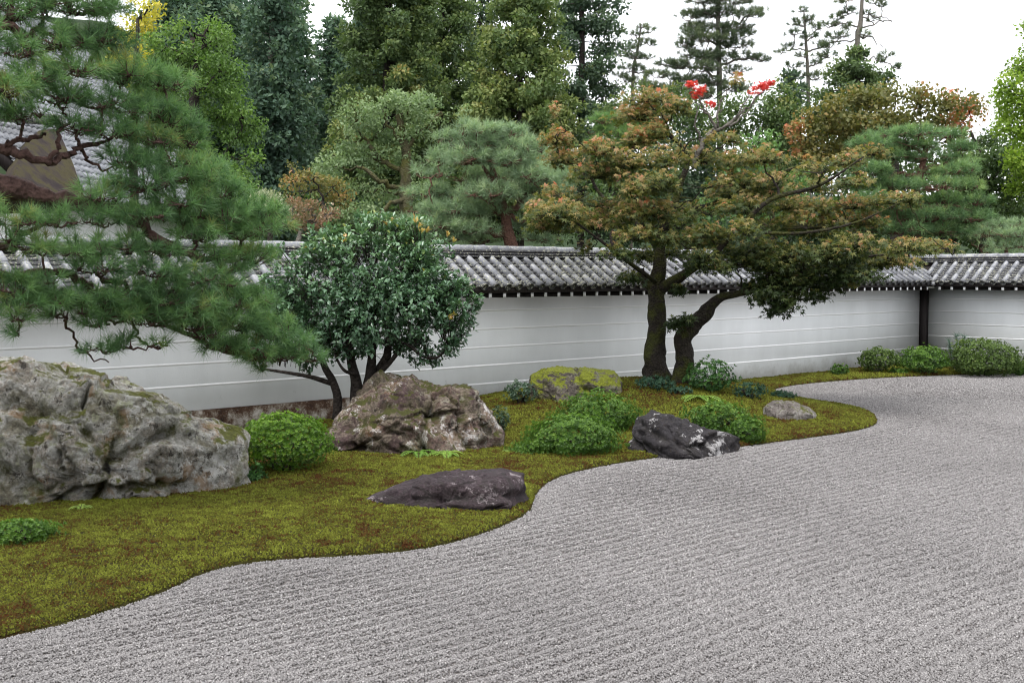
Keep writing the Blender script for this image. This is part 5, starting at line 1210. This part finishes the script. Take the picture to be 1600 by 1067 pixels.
for k, (lab, Y, lm_, bl) in enumerate([
        ('dark wood tree closing the gap behind the red trunked pine', 52, GREEN_L, [(1330, 250, 60, 40), (1420, 270, 60, 44), (1500, 280, 60, 44), (1370, 320, 70, 44), (1460, 340, 70, 44), (1310, 360, 50, 40), (1540, 360, 60, 40), (1400, 380, 80, 30), (1590, 330, 50, 60), (1560, 245, 40, 40), (1610, 260, 40, 50)]),
        ('dark wood tree closing the gap behind the middle of the near maple', 54, FIR_L, [(1000, 215, 60, 36), (1080, 225, 50, 40), (950, 270, 60, 44), (1050, 290, 70, 50), (1150, 290, 70, 50), (1240, 270, 60, 50), (980, 350, 70, 44), (1100, 360, 80, 40), (1220, 360, 80, 44)]),
        ('dark wood tree closing the gap behind the grey green broadleaf', 46, GREEN_L, [(460, 330, 60, 30), (540, 350, 60, 30), (620, 330, 60, 40), (700, 300, 50, 50), (780, 340, 60, 44), (860, 340, 60, 50), (880, 260, 40, 40), (400, 350, 50, 30)])]):
    cx = sum(b_[0] for b_ in bl) / len(bl)
    crown_tree('wood_tree', lab, Y, [(cx, 430, 22), (cx, 330, 14)], [], bl, 0.22, 0.14, lm_, DARK_BARK, 16, 0.5, 1.1, 0.46, 0.24, gap=-0.6)

# pines beyond the wall
PINE2 = leaf_mat('grey_pine_needles', [(0.0, (0.06804, 0.09878, 0.06283)), (0.4, (0.1305, 0.1866, 0.1124)), (0.7, (0.1928, 0.2634, 0.1523)), (1.0, (0.2948, 0.3403, 0.1904))], 0.5, 0.25)
PINE3 = leaf_mat('green_pine_needles', [(0.0, (0.0368, 0.0672, 0.0323)), (0.4, (0.0782, 0.1386, 0.0612)), (0.7, (0.1323, 0.21, 0.085)), (1.0, (0.2185, 0.2835, 0.102))], 0.5, 0.25)
PINE4 = leaf_mat('far_pine_needles', [(0.0, (0.034, 0.052, 0.034)), (0.5, (0.070, 0.095, 0.056)), (1.0, (0.13, 0.15, 0.08))], 0.6, 0.3)
PB = BG


def far_pine(label, Y, trunk, branches, pads, lm, bark, nn, L, wn, dens, tuft, tr, t0=0.5):
    pp = [(p[0], p[1], p[2], p[3], Y + (rng.uniform(-.9, .5) if p[2] > 20 else rng.uniform(-.3, .3))) for p in pads]
    tr_ = [(a[0], a[1], Y, a[2]) for a in trunk]; br = [[(a[0], a[1], Y, a[2]) for a in b_] for b_ in branches]
    return pine_tree('pine_tree', label, tr_, br, pp, None, nn, L, wn, bark, lm, dens, 0.9, PB, t0, tuft, tr)


far_pine('round grey green pine with pinkish limbs behind the middle of the long wall', 28, [(812, 425, 26), (795, 372, 20), (788, 330, 14), (775, 285, 10), (765, 250, 6)],
         [[(795, 372, 14), (760, 358, 12), (728, 345, 8), (690, 345, 4)], [(788, 330, 10), (815, 318, 9), (805, 300, 7), (825, 285, 4)], [(775, 290, 8), (760, 270, 6), (750, 245, 4)], [(790, 340, 8), (830, 345, 7), (860, 330, 4)], [(812, 318, 8), (830, 300, 6), (848, 285, 4), (860, 270, 3)], [(728, 345, 6), (700, 322, 4), (670, 320, 3)]],
         [(745, 206, 40, 12), (795, 212, 40, 12), (705, 222, 34, 13), (760, 228, 50, 14), (825, 232, 36, 13), (685, 246, 34, 14), (735, 250, 44, 14), (790, 252, 46, 14), (848, 254, 28, 12), (672, 272, 32, 14), (720, 276, 44, 14), (775, 278, 46, 14), (832, 276, 40, 14), (868, 276, 20, 10),
          (665, 300, 32, 14), (710, 303, 44, 14), (765, 304, 46, 14), (820, 302, 44, 14), (868, 300, 26, 12), (650, 328, 30, 13), (695, 330, 44, 14), (750, 330, 46, 13), (850, 326, 34, 12), (640, 352, 26, 11), (680, 354, 44, 12), (735, 360, 46, 11), (640, 372, 24, 8), (690, 374, 46, 9), (840, 352, 40, 11), (870, 345, 26, 11), (745, 376, 40, 8), (850, 374, 36, 9)],
         PINE2, RED_BARK, 32, 0.21, 0.0110, 2.1, 0.26, 0.009, 0.5)
far_pine('dark green layered pine with a red trunk behind the right end of the maple', 34, [(1432, 430, 17), (1432, 350, 14), (1432, 300, 12), (1438, 272, 11), (1446, 235, 8), (1440, 212, 4)],
         [[(1436, 280, 8), (1410, 270, 6), (1385, 278, 3)], [(1440, 270, 8), (1462, 258, 6), (1490, 262, 3)], [(1445, 240, 6), (1420, 232, 4), (1395, 235, 2)], [(1432, 345, 7), (1400, 345, 5), (1375, 352, 3)], [(1432, 330, 7), (1480, 322, 5), (1515, 330, 3)]],
         [(1385, 212, 34, 6), (1435, 208, 40, 7), (1480, 212, 34, 6), (1360, 226, 34, 8), (1420, 228, 44, 8), (1475, 230, 40, 8), (1508, 232, 20, 7), (1395, 246, 46, 9), (1460, 248, 50, 9), (1505, 252, 26, 8), (1360, 268, 42, 10), (1500, 268, 34, 9), (1460, 272, 34, 8), (1345, 292, 40, 11), (1395, 292, 44, 10),
          (1465, 292, 46, 10), (1512, 292, 26, 9), (1365, 314, 46, 11), (1480, 314, 46, 10), (1525, 316, 24, 9), (1400, 322, 34, 8), (1385, 338, 50, 10), (1465, 338, 44, 10), (1515, 342, 34, 10), (1400, 360, 50, 10), (1470, 362, 50, 10), (1350, 355, 36, 10)],
         PINE3, RED_BARK, 30, 0.22, 0.0125, 2.4, 0.27, 0.010, 0.5)
far_pine('small rounded pine peeping over the short wall at the right edge', 34.5, [(1572, 425, 8), (1572, 392, 6), (1568, 370, 4)], [], [(1555, 352, 26, 6), (1588, 352, 24, 6), (1540, 366, 26, 8), (1578, 366, 34, 8), (1612, 368, 30, 8), (1530, 382, 22, 8), (1570, 384, 40, 8), (1610, 386, 34, 9), (1545, 396, 32, 6), (1590, 398, 36, 6)],
         PINE2, RED_BARK, 24, 0.19, 0.0095, 2.5, 0.26, 0.010, 0.58)
far_pine('light green pine crown glimpsed left of the top of the near maple', 38, [(965, 430, 12), (965, 300, 9), (968, 215, 5)], [], [(945, 190, 28, 9), (978, 185, 28, 9), (930, 205, 26, 10), (965, 208, 40, 11), (1005, 200, 30, 11), (940, 228, 40, 12), (990, 225, 40, 12), (1020, 210, 24, 9)], LIGHT_L, RED_BARK, 24, 0.21, 0.011, 2.5, 0.3, 0.011, 0.5)
FPN = dict(lm=PINE4, bark=GREY_BARK, nn=30, L=0.30, wn=0.024, dens=1.65, tuft=0.42, tr=0.014)
far_pine('tallest far pine with a straight trunk above the scarlet leaves', 58, [(1125, 430, 11), (1125, 180, 9), (1123, 80, 8), (1122, 0, 6), (1122, -60, 3)], [[(1123, 100, 4), (1165, 92, 3), (1192, 95, 2)], [(1123, 60, 4), (1160, 30, 3), (1185, 20, 2)], [(1123, 70, 4), (1090, 50, 3), (1075, 40, 2)], [(1123, 120, 4), (1085, 105, 3), (1055, 108, 2)]],
         [(1128, -30, 34, 14), (1100, 0, 30, 10), (1145, 2, 32, 9), (1118, 22, 42, 9), (1168, 24, 24, 6), (1186, 20, 14, 6), (1080, 26, 22, 7), (1092, 44, 28, 8), (1142, 45, 36, 7), (1172, 52, 16, 5), (1108, 62, 30, 7), (1078, 72, 22, 7), (1150, 72, 32, 7), (1092, 86, 34, 7), (1160, 90, 26, 6), (1190, 94, 16, 5),
          (1066, 104, 26, 8), (1104, 108, 28, 8), (1042, 100, 16, 5), (1030, 118, 20, 6), (1075, 125, 34, 8), (1120, 130, 28, 7), (1148, 112, 22, 5), (1050, 142, 30, 9), (1092, 150, 36, 9), (1012, 140, 24, 8), (1152, 140, 26, 8), (1085, 56, 26, 7), (1140, 58, 30, 7), (1115, 92, 36, 8)], **FPN)
far_pine('thin far pine alone against the sky between the fir and the tallest pine', 62, [(985, 430, 7), (988, 140, 5), (996, 80, 4), (1002, 38, 2)], [[(996, 80, 2), (970, 82, 1.5)], [(990, 110, 2), (972, 116, 1.5)]], [(1004, 42, 12, 3), (992, 54, 14, 3), (1014, 50, 10, 3), (1002, 68, 18, 4), (984, 76, 18, 3), (1016, 70, 10, 3), (994, 90, 20, 4), (972, 86, 12, 3), (1014, 90, 12, 3), (984, 106, 18, 4), (1004, 112, 16, 4), (990, 126, 24, 5), (1010, 136, 16, 5), (970, 120, 12, 4)], **FPN)
far_pine('slim far pine left of the grey trunked pine above the rusty maple', 58, [(1265, 430, 8), (1263, 150, 6), (1260, 80, 5), (1256, 18, 2)], [[(1260, 80, 2.5), (1235, 78, 2), (1218, 86, 1)], [(1262, 120, 2.5), (1235, 118, 2)]], [(1252, 18, 12, 3), (1262, 30, 12, 4), (1250, 38, 16, 5), (1276, 44, 12, 5), (1242, 54, 14, 4), (1266, 58, 14, 4), (1238, 74, 16, 3), (1222, 82, 10, 2.5), (1282, 72, 12, 5), (1256, 88, 14, 3), (1240, 104, 16, 3), (1278, 98, 12, 4), (1238, 120, 20, 4), (1276, 122, 14, 5), (1250, 140, 22, 5)], **FPN)
far_pine('far pine with a bare grey trunk and dead branches on its right side', 56, [(1338, 430, 10), (1339, 90, 8), (1344, 40, 7), (1349, -30, 4)], [[(1344, 42, 3), (1372, 36, 2), (1396, 36, 1)], [(1345, 30, 3), (1370, 28, 2), (1394, 33, 1)], [(1342, 56, 3), (1362, 60, 2), (1380, 74, 1)], [(1344, 40, 3), (1320, 35, 2), (1300, 42, 1.5)], [(1341, 62, 3), (1310, 64, 2), (1292, 78, 1.5)], [(1340, 94, 3), (1370, 94, 2), (1400, 106, 1.5)]],
         [(1345, -22, 22, 7), (1322, 2, 18, 4), (1368, 4, 14, 3), (1378, 10, 6, 2), (1326, 20, 16, 4), (1308, 28, 14, 4), (1356, 22, 10, 3), (1298, 40, 16, 4), (1322, 44, 14, 3), (1360, 32, 10, 3), (1312, 58, 22, 4), (1350, 54, 12, 3), (1296, 72, 14, 4), (1294, 88, 16, 5), (1385, 88, 12, 4), (1376, 96, 10, 3), (1404, 106, 10, 3)], **FPN)
conifer('green cone shaped cypress in front of the grey trunked far pine', 1335, 50, 74, 165, 72, 8, CEDAR_L, 90, 0, 60, 0.36, 0.34, 0.2, 0.17, 0.09, name='cypress_tree', ragged=0.35, upd=-0.1)
conifer('dark ragged conifer under the slim far pine', 1232, 54, 118, 240, 26, 12, FIR_L, 91, 0, 50, 0.36, 0.4, 0.2, 0.24, 0.1, name='fir_tree', ragged=0.4)

# ------------------------------------------------------------------ temple hall roof behind the pine
RTILE = tile_mat('silver_pan_tile', (0.208, 0.216, 0.24), (0.336, 0.344, 0.368), amt=0.75, rough=0.34)
er = unit(np.array([0.12, 1.0, 0.0])); dh = np.array([er[1], -er[0], 0.0]); pa = R(43); dn = dh * math.cos(pa) - np.array([0, 0, math.sin(pa)]); nn = np.cross(dn, er) * -1
if nn[2] < 0: nn = -nn
O = P(60, 150, 41.0); base = np.array([O[0] - 4, O[1], -0.3])
hall = thing('temple_hall', 'temple hall with steep silver grey tiled roof behind the foreground pine', 'building', base)
tw, ex = 0.31, 0.33
prof = np.linspace(0, 1, 7); pz = 0.050 * np.sin(prof * 2 * math.pi) + 0.012 * prof
V = []
for yy, hh in ((0, 0.0), (ex + 0.03, 0.055), (ex + 0.03, 0.004)):
    V += [(p * (tw + 0.012), yy, z + hh) for p, z in zip(prof, pz)]
q = MB(); q.add(V, [(i + 7 * k, i + 7 * k + 1, i + 7 * k + 8, i + 7 * k + 7) for k in range(2) for i in range(6)])
o = q.build('roof_tile', RTILE); ME_RT = o.data; bpy.data.objects.remove(o); PV = np.array(V); PQ = [(i + 7 * k, i + 7 * k + 1, i + 7 * k + 8, i + 7 * k + 7) for k in range(2) for i in range(6)]
from mathutils import Matrix
Mx = Matrix(((er[0], dn[0], nn[0]), (er[1], dn[1], nn[1]), (er[2], dn[2], nn[2])))
rest = MB(); inds = []
for i in range(-24, 36):
    for j in range(-17, 17):
        pos = O + er * i * tw + dn * j * ex; rel = pos - EYEP
        px_, py_ = CX + F * rel[0] / (rel @ FW), CY - F * (rel @ UP) / (rel @ FW)
        a = 0
        if 95 < px_ < 215 and 195 < py_ < 300: a = 2
        elif -5 < px_ < 120 and 40 < py_ < 150: a = 1
        inds.append((a, i, j, pos))
inds.sort(key=lambda z: -z[0])
for k, (a, i, j, pos) in enumerate(inds):
    if a and k < 300:
        o = link('roof_tile', ME_RT, hall); m4 = Mx.to_4x4(); m4.translation = Vector(pos - base + nn * 0.05 + nn * rng.normal(0, 0.004)); o.matrix_local = m4
    else:
        W3 = PV @ np.array([er, dn, nn]) + pos + nn * 0.05; rest.add(W3, PQ)
tag(rest.build('roof_tiles_beyond', RTILE, hall, None), kind='stuff').data.transform(TM(Vector(-base)))
a0, a1 = O + er * (-24 * tw), O + er * (36 * tw); t0, t1 = dn * (-17 * ex), dn * (17 * ex)
dm = np.array([-dn[0], -dn[1], dn[2]])
q = MB(); q.add([a0 + t0, a1 + t0, a1 + t1, a0 + t1, a0 + t0 - nn * .3, a1 + t0 - nn * .3, a1 + t1 - nn * .3, a0 + t1 - nn * .3, a0 + t0 + dm * 9, a1 + t0 + dm * 9],
                [[0, 3, 2, 1], [4, 5, 6, 7], [3, 7, 6, 2], [0, 4, 7, 3], [1, 2, 6, 5], [0, 1, 9, 8]])
q.build('roof_deck', TIMBER, hall).data.transform(TM(Vector(-base)))
q = MB(); ce = (a0 + a1) / 2 + t0; z1 = (a0 + t1)[2] - .2
w0, w1 = a0 + t1 - dh * 1.2 + er * 1.0, a1 + t1 - dh * 1.2 - er * 1.0; w2, w3 = w1 - dh * 9, w0 - dh * 9
q.add([[*w0[:2], -.3], [*w1[:2], -.3], [*w2[:2], -.3], [*w3[:2], -.3], [*w0[:2], z1 + .6], [*w1[:2], z1 + .6], [*w2[:2], z1 + .6], [*w3[:2], z1 + .6]], [[0, 1, 5, 4], [1, 2, 6, 5], [2, 3, 7, 6], [3, 0, 4, 7]])
q.build('wall', PLASTER, hall).data.transform(TM(Vector(-base)))
q = MB(); x = 0.0; Lr = np.linalg.norm(a1 - a0)
while x < Lr:
    c0 = a0 + t0 + er * x; c1 = c0 + er * 0.42; V = []
    for c in (c0, c1):
        for ang in np.linspace(0, math.pi, 7): V.append(c + dh * 0.22 * math.cos(ang) + np.array([0, 0, 0.30 + 0.2 * math.sin(ang)]))
    V += [c0 + dh * .22 - [0, 0, .2], c0 - dh * .22 - [0, 0, .2], c1 + dh * .22 - [0, 0, .2], c1 - dh * .22 - [0, 0, .2]]
    q.add(V, [[i, i + 1, i + 8, i + 7] for i in range(6)] + [[14, 0, 7, 16], [15, 17, 13, 6]]); x += 0.44
q.build('ridge', RTILE, hall).data.transform(TM(Vector(-base)))
# lichen covered bark gable end in front of the tiles
m, t, b = mat('lichened_bark_roof', 0.95, 0.1); co = node(t, 'ShaderNodeTexCoord').outputs['Object']
c = ramp(t, noise(t, co, 1.5, 8, 0.7), [(0.36, (0.02475, 0.01909, 0.0207)), (0.46, (0.04125, 0.03288, 0.02875)), (0.54, (0.055, 0.04774, 0.023)), (0.66, (0.03025, 0.02652, 0.01437))]); t.links.new(c, b.inputs['Base Color']); bump(t, b, noise(t, co, 9, 6, 0.7), 0.6, 0.05)
q = MB(); pl = [(-2, 325), (12, 272), (28, 236), (46, 222), (70, 218), (84, 236), (100, 275), (116, 325)]
n_ = len(pl); on_roof = lambda x, y: EYEP + ray(x, y) * (((O - EYEP) @ nn) / (ray(x, y) @ nn))
fr = [on_roof(x, y) + nn * 0.45 for x, y in pl]; bk = [on_roof(x, y) - nn * 0.2 for x, y in pl]
q.add(fr + bk, [[i, i + 1, n_ + i + 1, n_ + i] for i in range(n_ - 1)] + [[0, n_, n_ + n_ - 1, n_ - 1]]); q.add(fr, [[0, 7, 6, 1], [1, 6, 5, 2], [2, 5, 4, 3]])
q.build('bark_gable', m, hall).data.transform(TM(Vector(-base)))
q = MB()
for x in range(-30, 84, 9):
    y = 205 + 0.06 * x; c = on_roof(x, y) + nn * 0.5; q.box(c - [0.09, 0.3, 0.10], c + [0.085, 0.3, 0.10]); q.box(c - [0.09, 0.22, -0.10], c + [0.085, 0.22, 0.2])
q.build('gable_ridge', RIDGETILE, hall).data.transform(TM(Vector(-base)))
